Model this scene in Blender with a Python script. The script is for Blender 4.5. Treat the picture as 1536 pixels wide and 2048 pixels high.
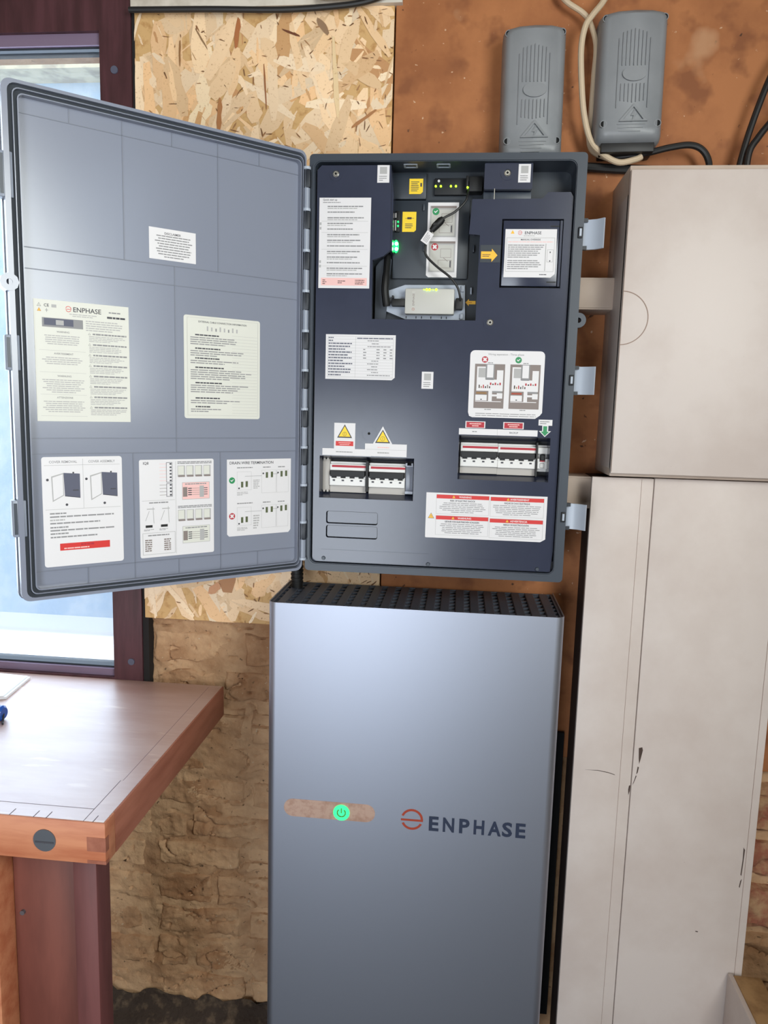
import bpy, bmesh, math, random
from mathutils import Vector, Matrix, noise
from mathutils.geometry import tessellate_polygon

for _o in list(bpy.data.objects):
    bpy.data.objects.remove(_o)
scene = bpy.context.scene
COL = scene.collection
ZO = 1.10            # the coordinates below count height from the battery's top edge, which is 1.10 m above the floor

# ---------------------------------------------------------------- camera
def _basis(yaw, pitch, roll):
    f = Vector((-math.sin(yaw) * math.cos(pitch), math.cos(yaw) * math.cos(pitch), -math.sin(pitch)))
    r = f.cross(Vector((0, 0, 1))).normalized()
    u = r.cross(f)
    c, s = math.cos(roll), math.sin(roll)
    return c * r + s * u, -s * r + c * u, f
_r, _u, _f = _basis(0.100579, 0.139268, 0.026991)
cd = bpy.data.cameras.new('camera')
cd.sensor_fit = 'HORIZONTAL'
cd.sensor_width = 36.0
cd.lens = 1495.56 / 1536 * 36.0
cd.clip_start = 0.02
cam = bpy.data.objects.new('camera', cd)
COL.objects.link(cam)
_m = Matrix((( _r.x, _u.x, -_f.x, 0.3504), (_r.y, _u.y, -_f.y, -1.5398), (_r.z, _u.z, -_f.z, 0.3687 + ZO), (0, 0, 0, 1)))
cam.matrix_world = _m
scene.camera = cam

# ---------------------------------------------------------------- sky, daylight, exposure
world = bpy.data.worlds.new('sky')
scene.world = world
world.use_nodes = True
_bg = world.node_tree.nodes['Background']
_bg.inputs['Color'].default_value = (0.78, 0.89, 1.0, 1)
_bg.inputs['Strength'].default_value = 2.4

def area(name, loc, aim, sx, sy, power, col):
    l = bpy.data.lights.new(name, 'AREA')
    l.shape = 'RECTANGLE'; l.size = sx; l.size_y = sy; l.energy = power; l.color = col
    o = bpy.data.objects.new(name, l)
    COL.objects.link(o)
    o.location = (loc[0], loc[1], loc[2] + ZO)
    d = Vector(aim) - Vector(loc)
    o.rotation_euler = d.to_track_quat('-Z', 'Z').to_euler()
    return o
# daylight entering by the doorway behind the camera, by the side window, and by the window in view
area('daylight_doorway', (-0.45, -3.36, -0.37), (-0.45, 0, -0.37), 1.15, 1.40, 36, (0.88, 0.94, 1.0))
area('daylight_side_window', (1.31, -2.1, 0.86), (0.1, -1.6, 0.45), 1.6, 0.80, 51, (0.97, 1.0, 0.94))
area('daylight_window', (-0.95, 0.16, 0.45), (-0.95, -1.0, 0.2), 1.1, 1.35, 19, (0.70, 0.84, 1.0))

scene.view_settings.view_transform = 'Standard'
scene.view_settings.look = 'None'
scene.view_settings.gamma = 1.0
scene.view_settings.use_curve_mapping = False
scene.view_settings.exposure = 0.18

# ---------------------------------------------------------------- materials
def lin(c):
    return tuple(((v / 255) / 12.92 if v / 255 <= 0.04045 else ((v / 255 + 0.055) / 1.055) ** 2.4) for v in c)

def mat(name, rgb, rough=0.5, metal=0.0, var=None, bump=None, spec=0.5, coat=0.0, coat_rough=0.1, emit=0.0, alpha=1.0, trans=0.0, stretch=None, attr=None, aniso=0.0):
    """var = (scale, rgb2, lo, hi); bump = (scale, strength, distance)"""
    m = bpy.data.materials.new(name)
    m.use_nodes = True
    nt = m.node_tree
    b = nt.nodes['Principled BSDF']
    c = lin(rgb)
    b.inputs['Base Color'].default_value = (*c, 1)
    b.inputs['Roughness'].default_value = rough
    b.inputs['Metallic'].default_value = metal
    b.inputs['Specular IOR Level'].default_value = spec
    b.inputs['Coat Weight'].default_value = coat
    b.inputs['Coat Roughness'].default_value = coat_rough
    b.inputs['Transmission Weight'].default_value = trans
    b.inputs['Alpha'].default_value = alpha
    if emit:
        b.inputs['Emission Color'].default_value = (*c, 1)
        b.inputs['Emission Strength'].default_value = emit
    tc = mp = None
    if var or bump:
        tc = nt.nodes.new('ShaderNodeTexCoord')
        mp = nt.nodes.new('ShaderNodeMapping')
        nt.links.new(tc.outputs['Object'], mp.inputs['Vector'])
        if stretch:
            mp.inputs['Scale'].default_value = stretch
    col_out = None
    if attr:
        a = nt.nodes.new('ShaderNodeVertexColor')
        a.layer_name = attr
        col_out = a.outputs['Color']
        nt.links.new(col_out, b.inputs['Base Color'])
    if var:
        n = nt.nodes.new('ShaderNodeTexNoise')
        n.inputs['Scale'].default_value = var[0]
        n.inputs['Detail'].default_value = 6
        n.inputs['Roughness'].default_value = 0.6
        nt.links.new(mp.outputs['Vector'], n.inputs['Vector'])
        r = nt.nodes.new('ShaderNodeMapRange')
        r.inputs['From Min'].default_value = var[2]
        r.inputs['From Max'].default_value = var[3]
        nt.links.new(n.outputs['Fac'], r.inputs['Value'])
        x = nt.nodes.new('ShaderNodeMix')
        x.data_type = 'RGBA'
        nt.links.new(r.outputs['Result'], x.inputs[0])
        if col_out is not None:
            nt.links.new(col_out, x.inputs[6])
        else:
            x.inputs[6].default_value = (*c, 1)
        x.inputs[7].default_value = (*lin(var[1]), 1)
        nt.links.new(x.outputs[2], b.inputs['Base Color'])
        m['mix_out'] = x.name
    if bump:
        n2 = nt.nodes.new('ShaderNodeTexNoise')
        n2.inputs['Scale'].default_value = bump[0]
        n2.inputs['Detail'].default_value = 5
        nt.links.new(mp.outputs['Vector'], n2.inputs['Vector'])
        bp = nt.nodes.new('ShaderNodeBump')
        bp.inputs['Strength'].default_value = bump[1]
        bp.inputs['Distance'].default_value = bump[2]
        nt.links.new(n2.outputs['Fac'], bp.inputs['Height'])
        nt.links.new(bp.outputs['Normal'], b.inputs['Normal'])
    return m

def add_specks(m, scale, rgb, lo, hi):
    """a second layer of small paint flecks or dirt on a material that already has var"""
    nt = m.node_tree
    b = nt.nodes['Principled BSDF']
    x0 = nt.nodes[m['mix_out']]
    mp = [n for n in nt.nodes if n.type == 'MAPPING'][0]
    n = nt.nodes.new('ShaderNodeTexNoise')
    n.inputs['Scale'].default_value = scale
    n.inputs['Detail'].default_value = 3
    nt.links.new(mp.outputs['Vector'], n.inputs['Vector'])
    r = nt.nodes.new('ShaderNodeMapRange')
    r.inputs['From Min'].default_value = lo
    r.inputs['From Max'].default_value = hi
    nt.links.new(n.outputs['Fac'], r.inputs['Value'])
    x = nt.nodes.new('ShaderNodeMix')
    x.data_type = 'RGBA'
    nt.links.new(r.outputs['Result'], x.inputs[0])
    nt.links.new(x0.outputs[2], x.inputs[6])
    x.inputs[7].default_value = (*lin(rgb), 1)
    nt.links.new(x.outputs[2], b.inputs['Base Color'])
    m['mix_out'] = x.name

MT = {}
MT['masonry'] = mat('masonry', (198, 161, 124), 0.95, var=(9, (156, 116, 82), .40, .68), bump=(60, .8, .006))
add_specks(MT['masonry'], 90, (96, 74, 55), .66, .74)
MT['brick'] = mat('brick_limewash', (202, 164, 126), 0.95, var=(7, (156, 114, 80), .40, .68), bump=(70, .8, .006))
add_specks(MT['brick'], 120, (200, 184, 158), .68, .76)
add_specks(MT['brick'], 60, (108, 80, 56), .68, .74)
MT['redstone'] = mat('red_stone', (150, 92, 70), 0.95, var=(18, (176, 140, 104), .42, .6), bump=(80, .9, .005))
MT['damp'] = mat('damp_dirt', (62, 50, 42), 0.95, var=(40, (110, 92, 74), .5, .72), bump=(120, 1, .006))
MT['plaster'] = mat('room_plaster', (150, 135, 115), 0.9, var=(6, (128, 112, 92), .4, .65))
MT['ceiling'] = mat('ceiling_board', (150, 140, 125), 0.9, var=(5, (130, 120, 104), .4, .65))
MT['floor'] = mat('floor_concrete', (50, 46, 43), 0.9, var=(8, (36, 32, 29), .4, .65), bump=(70, .4, .003))
MT['osb'] = mat('osb_core', (214, 172, 116), 0.75, var=(60, (186, 136, 80), .5, .7))
MT['flake'] = mat('osb_flakes', (220, 180, 125), 0.6, attr='Col', var=(220, (176, 122, 66), .58, .80), bump=(200, .25, .001))
MT['ply'] = mat('brown_panel', (178, 114, 68), 0.7, var=(7, (152, 92, 52), .40, .66), bump=(150, .15, .001))
add_specks(MT['ply'], 16, (138, 82, 46), .52, .66)
add_specks(MT['ply'], 75, (206, 170, 138), .69, .72)
add_specks(MT['ply'], 55, (76, 44, 26), .69, .73)
add_specks(MT['ply'], 9, (186, 136, 98), .66, .76)
MT['frame'] = mat('brown_window_frame', (84, 48, 54), 0.42, var=(30, (64, 34, 38), .4, .6), stretch=(1, 1, .12))
MT['bead'] = mat('window_bead', (128, 110, 132), 0.3)
MT['glass'] = mat('window_glass', (235, 242, 250), 0.05, spec=0.5, alpha=0.12)
MT['black_gap'] = mat('gap_shade', (30, 26, 26), 0.9)  # near-black for the shade in the gap beside the window frame
MT['white_sill'] = mat('white_paving', (245, 245, 245), 0.9)
MT['garden_wall'] = mat('garden_wall', (184, 210, 236), 0.9, var=(7, (206, 224, 242), .45, .62), bump=(40, .4, .01))
MT['soffit'] = mat('soffit_stone', (214, 206, 180), 0.9, var=(12, (176, 168, 150), .45, .6))
MT['ctrl'] = mat('slate_plastic', (55, 62, 73), 0.42, bump=(900, .05, .0005))
MT['ctrl_dark'] = mat('dark_plastic', (30, 35, 44), 0.45)
MT['dead'] = mat('deadfront_plastic', (52, 57, 76), 0.22, var=(5, (46, 51, 69), .4, .65), bump=(700, .04, .0005))
MT['recess'] = mat('recess_plastic', (42, 49, 58), 0.45)
MT['gloss_dark'] = mat('gloss_dark', (30, 38, 46), 0.07)
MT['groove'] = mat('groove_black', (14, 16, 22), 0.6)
MT['door'] = mat('light_grey_plastic', (130, 135, 150), 0.20, bump=(800, .04, .0004))
MT['door_edge'] = mat('grey_plastic_edge', (138, 145, 160), 0.35)
MT['rib'] = mat('door_rib', (112, 117, 131), 0.4)
MT['gasket'] = mat('gasket_rubber', (44, 50, 58), 0.7)
MT['alu'] = mat('satin_aluminium', (168, 173, 187), 0.47, metal=0.95)
MT['alu_edge'] = mat('aluminium_edge', (205, 208, 215), 0.3, metal=0.8)
MT['grille'] = mat('grille_black', (70, 76, 88), 0.5)
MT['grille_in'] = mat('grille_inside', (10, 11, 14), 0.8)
MT['white'] = mat('label_white', (222, 219, 221), 0.5)
MT['cream'] = mat('label_cream', (214, 213, 204), 0.5)
MT['greyl'] = mat('print_pale_grey', (172, 170, 170), 0.6)
MT['grey'] = mat('print_grey', (138, 137, 139), 0.6)
MT['taupe'] = mat('print_taupe', (132, 120, 116), 0.6)
MT['dk'] = mat('print_dark', (64, 63, 70), 0.6)
MT['slate'] = mat('print_slate', (84, 86, 104), 0.6)
MT['navy'] = mat('print_navy', (34, 44, 68), 0.5)
MT['red'] = mat('print_red', (206, 44, 40), 0.5)
MT['crimson'] = mat('print_crimson', (176, 26, 44), 0.5)
MT['pink'] = mat('print_pink', (236, 190, 186), 0.5)
MT['green'] = mat('print_green', (36, 138, 84), 0.5)
MT['olive'] = mat('print_olive', (84, 92, 62), 0.5)
MT['yellow'] = mat('label_yellow', (244, 206, 44), 0.5)
MT['amber'] = mat('label_amber', (246, 186, 52), 0.5)
MT['orange'] = mat('logo_orange', (158, 56, 28), 0.5)
MT['badge'] = mat('badge_copper', (196, 164, 148), 0.35, metal=0.3, var=(60, (176, 140, 122), .45, .65))
MT['led'] = mat('led_yellow_green', (170, 255, 40), 0.4, emit=3.0)
MT['ledg'] = mat('led_green', (20, 235, 90), 0.4, emit=3.0)
MT['ledw'] = mat('led_core', (190, 255, 215), 0.4, emit=6.0)
MT['ledr'] = mat('button_green', (40, 255, 110), 0.4, emit=2.0)
MT['steel'] = mat('bright_steel', (215, 215, 212), 0.25, metal=0.9)
MT['clip'] = mat('clip_grey', (168, 176, 190), 0.35)
MT['breaker'] = mat('breaker_white', (226, 224, 222), 0.4)
MT['breaker2'] = mat('breaker_grey', (178, 172, 166), 0.45)
MT['clear'] = mat('clear_plastic', (190, 196, 214), 0.15, alpha=0.55)
MT['black'] = mat('black_plastic', (13, 13, 15), 0.55)
MT['device'] = mat('device_beige', (190, 188, 182), 0.45)
MT['cable_w'] = mat('cream_cable', (206, 184, 156), 0.5)
MT['cable_b'] = mat('black_cable', (30, 29, 30), 0.5)
MT['trunk'] = mat('white_upvc', (208, 196, 190), 0.48, var=(4, (198, 184, 177), .42, .62), spec=.4)
add_specks(MT['trunk'], 160, (150, 138, 128), .76, .80)
MT['trunk2'] = mat('cream_upvc', (198, 180, 166), 0.5, var=(6, (186, 167, 153), .42, .62), spec=.4)
MT['seam'] = mat('seam_shadow_line', (150, 128, 116), 0.8)
MT['scuff'] = mat('scuff_mark', (74, 58, 52), 0.9)
MT['card'] = mat('tan_top', (176, 140, 96), 0.85, var=(25, (146, 112, 74), .42, .64))
MT['dark_timber'] = mat('dark_timber', (58, 38, 30), 0.8, var=(25, (42, 27, 22), .4, .65), stretch=(1, 1, .1))
MT['jbox'] = mat('grey_box_plastic', (138, 140, 144), 0.40, var=(8, (126, 129, 133), .4, .65))
MT['hole'] = mat('hole_black', (12, 12, 14), 0.9)
MT['bench_top'] = mat('bench_top_wood', (184, 152, 142), 0.40, var=(14, (166, 126, 112), .40, .66), stretch=(.25, 1, 1), spec=.6, coat=1.0, coat_rough=.42)
MT['bench_top'].node_tree.nodes['Principled BSDF'].inputs['Coat IOR'].default_value = 1.6
add_specks(MT['bench_top'], 40, (205, 180, 165), .62, .75)
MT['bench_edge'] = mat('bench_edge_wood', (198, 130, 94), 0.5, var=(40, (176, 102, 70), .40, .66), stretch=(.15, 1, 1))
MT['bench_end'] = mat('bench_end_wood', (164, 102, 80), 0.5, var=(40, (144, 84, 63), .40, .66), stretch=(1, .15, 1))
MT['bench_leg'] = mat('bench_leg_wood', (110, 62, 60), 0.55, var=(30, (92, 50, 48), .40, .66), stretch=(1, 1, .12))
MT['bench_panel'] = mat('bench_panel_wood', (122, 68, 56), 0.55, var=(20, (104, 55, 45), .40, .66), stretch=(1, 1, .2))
MT['bench_line'] = mat('bench_joint', (96, 84, 92), 0.7)
MT['disc'] = mat('metal_disc', (120, 124, 132), 0.35, metal=0.7)
MT['paper'] = mat('white_paper', (245, 248, 250), 0.8)
MT['blue'] = mat('blue_plastic', (40, 86, 170), 0.2)
MT['batten'] = mat('white_batten', (216, 208, 196), 0.6, var=(15, (188, 178, 164), .45, .65))

# ---------------------------------------------------------------- mesh helpers
ROOT = {}
class Frame:
    def __init__(s, o, U, V, W):
        s.o, s.U, s.V, s.W = Vector(o), Vector(U), Vector(V), Vector(W)
    def __call__(s, u, v, w=0.0):
        return s.o + s.U * u + s.V * v + s.W * w
WALL = Frame((0, 0, 0), (1, 0, 0), (0, 0, 1), (0, -1, 0))      # u = x, v = z, w = distance in front of the wall
DA = 0.714191
DOOR = Frame((0.064983, -0.21, 0), (math.cos(DA), math.sin(DA), 0), (0, 0, 1), (math.sin(DA), -math.cos(DA), 0))  # u runs from -0.47 (free edge) to 0 (hinge)

def rrect(u0, u1, v0, v1, r=0.0, n=4, corners=None):
    if r <= 0:
        return [(u0, v0), (u1, v0), (u1, v1), (u0, v1)]
    rr = corners or (r, r, r, r)           # bl, br, tr, tl
    P = []
    for (cu, cv, a0, q) in ((u0, v0, 180, 0), (u1, v0, 270, 1), (u1, v1, 0, 2), (u0, v1, 90, 3)):
        R = rr[q]
        if R <= 0:
            P.append((cu, cv)); continue
        mu = cu + R if q in (0, 3) else cu - R
        mv = cv + R if q in (0, 1) else cv - R
        for k in range(n + 1):
            a = math.radians(a0 + 90 * k / n)
            P.append((mu + R * math.cos(a), mv + R * math.sin(a)))
    return P

def circle(u, v, r, n=20, ru=None):
    return [(u + (ru or r) * math.cos(2 * math.pi * k / n), v + r * math.sin(2 * math.pi * k / n)) for k in range(n)]

class MB:
    def __init__(s):
        s.v, s.f, s.m = [], [], []
    def add(s, vs, fs, m=0):
        o = len(s.v)
        s.v += [Vector(p) for p in vs]
        for f in fs:
            s.f.append([i + o for i in f]); s.m.append(m)
        return s
    def box(s, x0, x1, y0, y1, z0, z1, m=0, bevel=0.0, seg=2, fr=None):
        if fr is None:
            g = lambda a, b, c: Vector((a, b, c))
        else:
            g = lambda a, b, c: fr(a, b, c)
        vs = [(x, y, z) for x in (x0, x1) for y in (y0, y1) for z in (z0, z1)]
        fs = [(0, 1, 3, 2), (4, 6, 7, 5), (0, 4, 5, 1), (2, 3, 7, 6), (0, 2, 6, 4), (1, 5, 7, 3)]
        if bevel <= 0:
            return s.add([g(*p) for p in vs], fs, m)
        bm = bmesh.new()
        bv = [bm.verts.new(p) for p in vs]
        for f in fs: bm.faces.new([bv[i] for i in f])
        bmesh.ops.bevel(bm, geom=list(bm.edges), offset=bevel, segments=seg, profile=0.5, affect='EDGES')
        bm.verts.index_update()
        s.add([g(*v.co) for v in bm.verts], [[v.index for v in f.verts] for f in bm.faces], m)
        bm.free()
        return s
    def prism(s, fr, outer, holes=(), w0=0.0, w1=0.001, m=0, m_side=None):
        loops = [list(outer)] + [list(h) for h in holes]
        tris = tessellate_polygon([[Vector((p[0], p[1], 0)) for p in L] for L in loops])
        flat = [p for L in loops for p in L]
        n = len(flat)
        vs = [fr(p[0], p[1], w1) for p in flat] + [fr(p[0], p[1], w0) for p in flat]
        s.add(vs, [tuple(t) for t in tris] + [tuple(i + n for i in reversed(t)) for t in tris], m)
        o = len(s.v) - 2 * n
        b = 0
        for L in loops:
            k = len(L)
            for i in range(k):
                j = (i + 1) % k
                s.f.append([o + b + i, o + b + j, o + n + b + j, o + n + b + i]); s.m.append(m if m_side is None else m_side)
            b += k
        return s
    def flat(s, fr, outer, w, m=0):
        n = len(outer)
        tris = tessellate_polygon([[Vector((p[0], p[1], 0)) for p in outer]])
        return s.add([fr(p[0], p[1], w) for p in outer], [tuple(t) for t in tris], m)
    def loft(s, rings, m=0, close=True, caps=True):
        n = len(rings[0])
        o = len(s.v)
        for R in rings: s.v += [Vector(p) for p in R]
        for k in range(len(rings) - 1):
            for i in range(n if close else n - 1):
                j = (i + 1) % n
                s.f.append([o + k * n + i, o + k * n + j, o + (k + 1) * n + j, o + (k + 1) * n + i]); s.m.append(m)
        if caps:
            s.f.append([o + i for i in reversed(range(n))]); s.m.append(m)
            s.f.append([o + (len(rings) - 1) * n + i for i in range(n)]); s.m.append(m)
        return s
    def tube(s, pts, r, n=10, m=0, smooth=6):
        P = [Vector(p) for p in pts]
        if smooth and len(P) > 2:
            Q = []
            for i in range(len(P) - 1):
                p0 = P[max(i - 1, 0)]; p1 = P[i]; p2 = P[i + 1]; p3 = P[min(i + 2, len(P) - 1)]
                for k in range(smooth):
                    t = k / smooth
                    Q.append(0.5 * ((2 * p1) + (p2 - p0) * t + (2 * p0 - 5 * p1 + 4 * p2 - p3) * t * t + (3 * p1 - p0 - 3 * p2 + p3) * t ** 3))
            Q.append(P[-1]); P = Q
        rings = []
        side = None
        for i, p in enumerate(P):
            d = (P[min(i + 1, len(P) - 1)] - P[max(i - 1, 0)]).normalized()
            if side is None:
                side = d.orthogonal().normalized()
            side = (side - d * side.dot(d)).normalized()
            up = d.cross(side)
            rr = r[i * (len(r) - 1) // max(1, len(P) - 1)] if isinstance(r, (list, tuple)) else r
            rings.append([p + side * rr * math.cos(2 * math.pi * k / n) + up * rr * math.sin(2 * math.pi * k / n) for k in range(n)])
        return s.loft(rings, m)
    def cyl(s, p0, p1, r, n=16, m=0, r1=None):
        return s.tube([p0, p1], [r, r1 if r1 is not None else r], n, m, 0)
    def build(s, name, mats, parent=None, base=None, angle=35, attr=None):
        """parent: an object made here (its root's base is taken off the coordinates); base: origin of a thing that is one mesh"""
        me = bpy.data.meshes.new(name)
        if parent is not None:
            L = ROOT[parent.name]
        else:
            L = Vector(base if base is not None else (0, 0, 0))
        me.from_pydata([tuple(p - L) for p in s.v], [], s.f)
        for k in (mats if isinstance(mats, (list, tuple)) else [mats]):
            me.materials.append(MT[k])
        me.polygons.foreach_set('material_index', s.m)
        bm = bmesh.new(); bm.from_mesh(me)
        bmesh.ops.recalc_face_normals(bm, faces=bm.faces)
        bm.to_mesh(me); bm.free()
        if attr:
            a = me.color_attributes.new('Col', 'FLOAT_COLOR', 'CORNER')
            buf = []
            for p in me.polygons:
                c = attr[p.index]
                buf += [c[0], c[1], c[2], 1.0] * p.loop_total
            a.data.foreach_set('color', buf)
        if angle:
            me.polygons.foreach_set('use_smooth', [True] * len(me.polygons))
            me.set_sharp_from_angle(angle=math.radians(angle))
        me.update()
        o = bpy.data.objects.new(name, me)
        COL.objects.link(o)
        if parent is not None:
            o.parent = parent
        else:
            o.location = (L.x, L.y, L.z + ZO)
        ROOT[o.name] = L
        return o

def thing(name, base, label, cat, group=None):
    o = bpy.data.objects.new(name, None)
    o.empty_display_size = 0.05
    COL.objects.link(o)
    o.location = (base[0], base[1], base[2] + ZO)
    ROOT[o.name] = Vector(base)
    return tag(o, label, cat, group)
def tag(o, label, cat=None, group=None, kind=None):
    if label: o['label'] = label
    if cat: o['category'] = cat
    if group: o['group'] = group
    if kind: o['kind'] = kind
    return o
def struct(o):
    o['kind'] = 'structure'
    return o

_TXT = {}
def text_mesh(t, bold=0.0):
    k = (t, bold)
    if k not in _TXT:
        cu = bpy.data.curves.new('t', 'FONT')
        cu.body = t; cu.size = 1.0; cu.resolution_u = 3; cu.offset = bold
        ob = bpy.data.objects.new('t', cu)
        COL.objects.link(ob)
        dg = bpy.context.evaluated_depsgraph_get()
        me = bpy.data.meshes.new_from_object(ob.evaluated_get(dg))
        vs = [(v.co.x, v.co.y) for v in me.vertices]
        fs = [tuple(p.vertices) for p in me.polygons]
        bpy.data.objects.remove(ob); bpy.data.curves.remove(cu); bpy.data.meshes.remove(me)
        xs = [p[0] for p in vs]; ys = [p[1] for p in vs]
        _TXT[k] = (vs, fs, min(xs), max(xs), min(ys), max(ys))
    return _TXT[k]

class Label:
    """a sticker: a thin plate with its printing as thin shapes on it. a, b run 0..1 across and down the sticker."""
    def __init__(s, fr, u0, u1, v0, v1, w, outline=None, base='white', th=0.0006):
        s.fr, s.u0, s.u1, s.v0, s.v1, s.w = fr, u0, u1, v0, v1, w + th
        s.mb = MB(); s.mats = [base]; s.k = 0
        s.mb.prism(fr, outline or rrect(u0, u1, v0, v1), (), w, w + th)
        s.rng = random.Random(int(abs(u0 * 7919 + v0 * 104729) * 100))
    def mi(s, c):
        if c not in s.mats: s.mats.append(c)
        return s.mats.index(c)
    def uv(s, a, b):
        return (s.u0 + a * (s.u1 - s.u0), s.v1 - b * (s.v1 - s.v0))
    def nw(s):
        s.k += 1
        return s.w + 0.00012 + s.k * 0.000004
    def poly(s, c, pts):
        s.mb.flat(s.fr, [s.uv(*p) for p in pts], s.nw(), s.mi(c)); return s
    def upoly(s, c, pts):
        s.mb.flat(s.fr, pts, s.nw(), s.mi(c)); return s
    def rect(s, c, a0, b0, a1, b1):
        return s.poly(c, [(a0, b0), (a1, b0), (a1, b1), (a0, b1)])
    def frame(s, c, a0, b0, a1, b1, t=0.0006):
        ta, tb = t / (s.u1 - s.u0), t / (s.v1 - s.v0)
        s.rect(c, a0, b0, a1, b0 + tb); s.rect(c, a0, b1 - tb, a1, b1)
        s.rect(c, a0, b0, a0 + ta, b1); s.rect(c, a1 - ta, b0, a1, b1); return s
    def line(s, c, a0, b0, a1, b1, t=0.0006):
        p, q = Vector(s.uv(a0, b0)), Vector(s.uv(a1, b1))
        d = (q - p).normalized() * t / 2
        n = Vector((-d.y, d.x))
        return s.upoly(c, [tuple(p - n), tuple(q - n), tuple(q + n), tuple(p + n)])
    def para(s, c, a0, b0, a1, b1, n, fill=0.42, center=False, full=False):
        """n lines of small print, broken into words"""
        w = s.nw(); mi = s.mi(c); pitch = (b1 - b0) / n
        for i in range(n):
            end = a1 if full else a0 + (a1 - a0) * (s.rng.uniform(.45, .8) if i == n - 1 else s.rng.uniform(.78, 1.0))
            sh = (a1 - end) / 2 if center else 0
            a = a0
            while a < end - 0.01:
                wl = s.rng.uniform(.05, .17) * max(.35, (a1 - a0))
                e = min(a + wl, end)
                y0 = b0 + i * pitch + pitch * (1 - fill) / 2
                s.mb.add([s.fr(*s.uv(p, q), w) for p, q in ((a + sh, y0), (e + sh, y0), (e + sh, y0 + pitch * fill), (a + sh, y0 + pitch * fill))], [(0, 1, 2, 3)], mi)
                a = e + 0.012 * max(.5, (a1 - a0))
        return s
    def text(s, c, t, a, b, h, align='l', bold=0.012, maxw=None):
        vs, fs, x0, x1, y0, y1 = text_mesh(t, bold)
        k = h / 0.70
        if maxw: k2 = maxw / (x1 - x0)
        else: k2 = k
        U, V = s.uv(a, b)
        off = {'l': x0, 'c': (x0 + x1) / 2, 'r': x1}[align]
        w = s.nw()
        s.mb.add([s.fr(U + (p[0] - off) * k2, V + (p[1] - 0.35) * k, w) for p in vs], fs, s.mi(c)); return s
    def disc(s, c, a, b, r, n=20):
        U, V = s.uv(a, b)
        return s.upoly(c, circle(U, V, r, n))
    def cross(s, a, b, r):
        s.disc('crimson', a, b, r)
        U, V = s.uv(a, b); t = r * .17; L = r * .5
        for g in (1, -1):
            s.upoly('white', [(U - L - t, V - g * L + g * t), (U - L + t, V - g * L - g * t), (U + L + t, V + g * L - g * t), (U + L - t, V + g * L + g * t)])
        return s
    def tick(s, a, b, r):
        s.disc('green', a, b, r)
        U, V = s.uv(a, b)
        return s.upoly('white', [(U + x * r, V + y * r) for x, y in ((-.55, .02), (-.38, .2), (-.12, -.08), (.40, .42), (.56, .24), (-.12, -.42))])
    def warn(s, a, b, r, bolt=True, base='yellow', edge='dk'):
        U, V = s.uv(a, b)
        for c, q in ((edge, 1.0), (base, .78)):
            s.upoly(c, [(U, V + r * q), (U - r * .95 * q, V - r * .68 * q), (U + r * .95 * q, V - r * .68 * q)])
        if bolt:
            s.upoly(edge, [(U + x * r, V + y * r) for x, y in ((.1, .42), (-.16, -.08), (.0, -.08), (-.1, -.46), (.18, .06), (.02, .06))])
        return s
    def logo(s, a, b, r, c='orange'):
        U, V = s.uv(a, b)
        for p in logo_polys(U, V, r): s.upoly(c, p)
        return s
    def build(s, name, parent, label=None):
        o = s.mb.build(name, s.mats, parent, angle=0)
        if label: o['label'] = label
        return o

def arc_band(u, v, r0, r1, a0, a1, n=14):
    P = [(u + r1 * math.cos(math.radians(a0 + (a1 - a0) * k / n)), v + r1 * math.sin(math.radians(a0 + (a1 - a0) * k / n))) for k in range(n + 1)]
    Q = [(u + r0 * math.cos(math.radians(a1 + (a0 - a1) * k / n)), v + r0 * math.sin(math.radians(a1 + (a0 - a1) * k / n))) for k in range(n + 1)]
    return P + Q
def logo_polys(u, v, r):
    t = 0.20 * r
    return [arc_band(u, v, r - t, r, 4, 160), [(u - r, v + .02 * r), (u - r, v - .16 * r), (u + r, v - .16 * r), (u + r, v + .08 * r), (u + r - t, v + .02 * r)],
            arc_band(u, v, r - t, r, 205, 335)]

# ================================================================ the room
X0, X1, YB, ZF, ZC = -1.75, 1.36, -3.42, -1.10, 1.32
m = MB().box(X0, X1, YB, 0.30, ZF - .1, ZF); struct(m.build('floor', 'floor'))
m = MB().box(X0, X1, YB, 0.30, ZC, ZC + .1); struct(m.build('ceiling', 'ceiling'))
WX0, WX1, WZ0, WZ1 = -1.55, -0.3345, -0.268, 1.157
m = MB().prism(WALL, rrect(X0, X1, ZF, ZC), [rrect(WX0, WX1 + .012, WZ0, WZ1)], -0.28, -0.03)
wall_back = struct(m.build('wall_back', 'masonry'))
m = MB().box(X0 - .1, X0, YB, 0.30, ZF, ZC); struct(m.build('wall_left', 'plaster'))
RW = Frame((X1, 0, 0), (0, -1, 0), (0, 0, 1), (1, 0, 0))
m = MB().prism(RW, rrect(-0.30, -YB, ZF, ZC), [rrect(1.28, 2.92, .36, 1.24)], 0, .1); struct(m.build('wall_right', 'plaster'))
FW = Frame((0, YB, 0), (1, 0, 0), (0, 0, 1), (0, -1, 0))
m = MB().prism(FW, rrect(X0, X1, ZF, ZC), [rrect(-1.04, .14, -1.09, .35)], 0, .1); struct(m.build('wall_front', 'plaster'))

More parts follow.
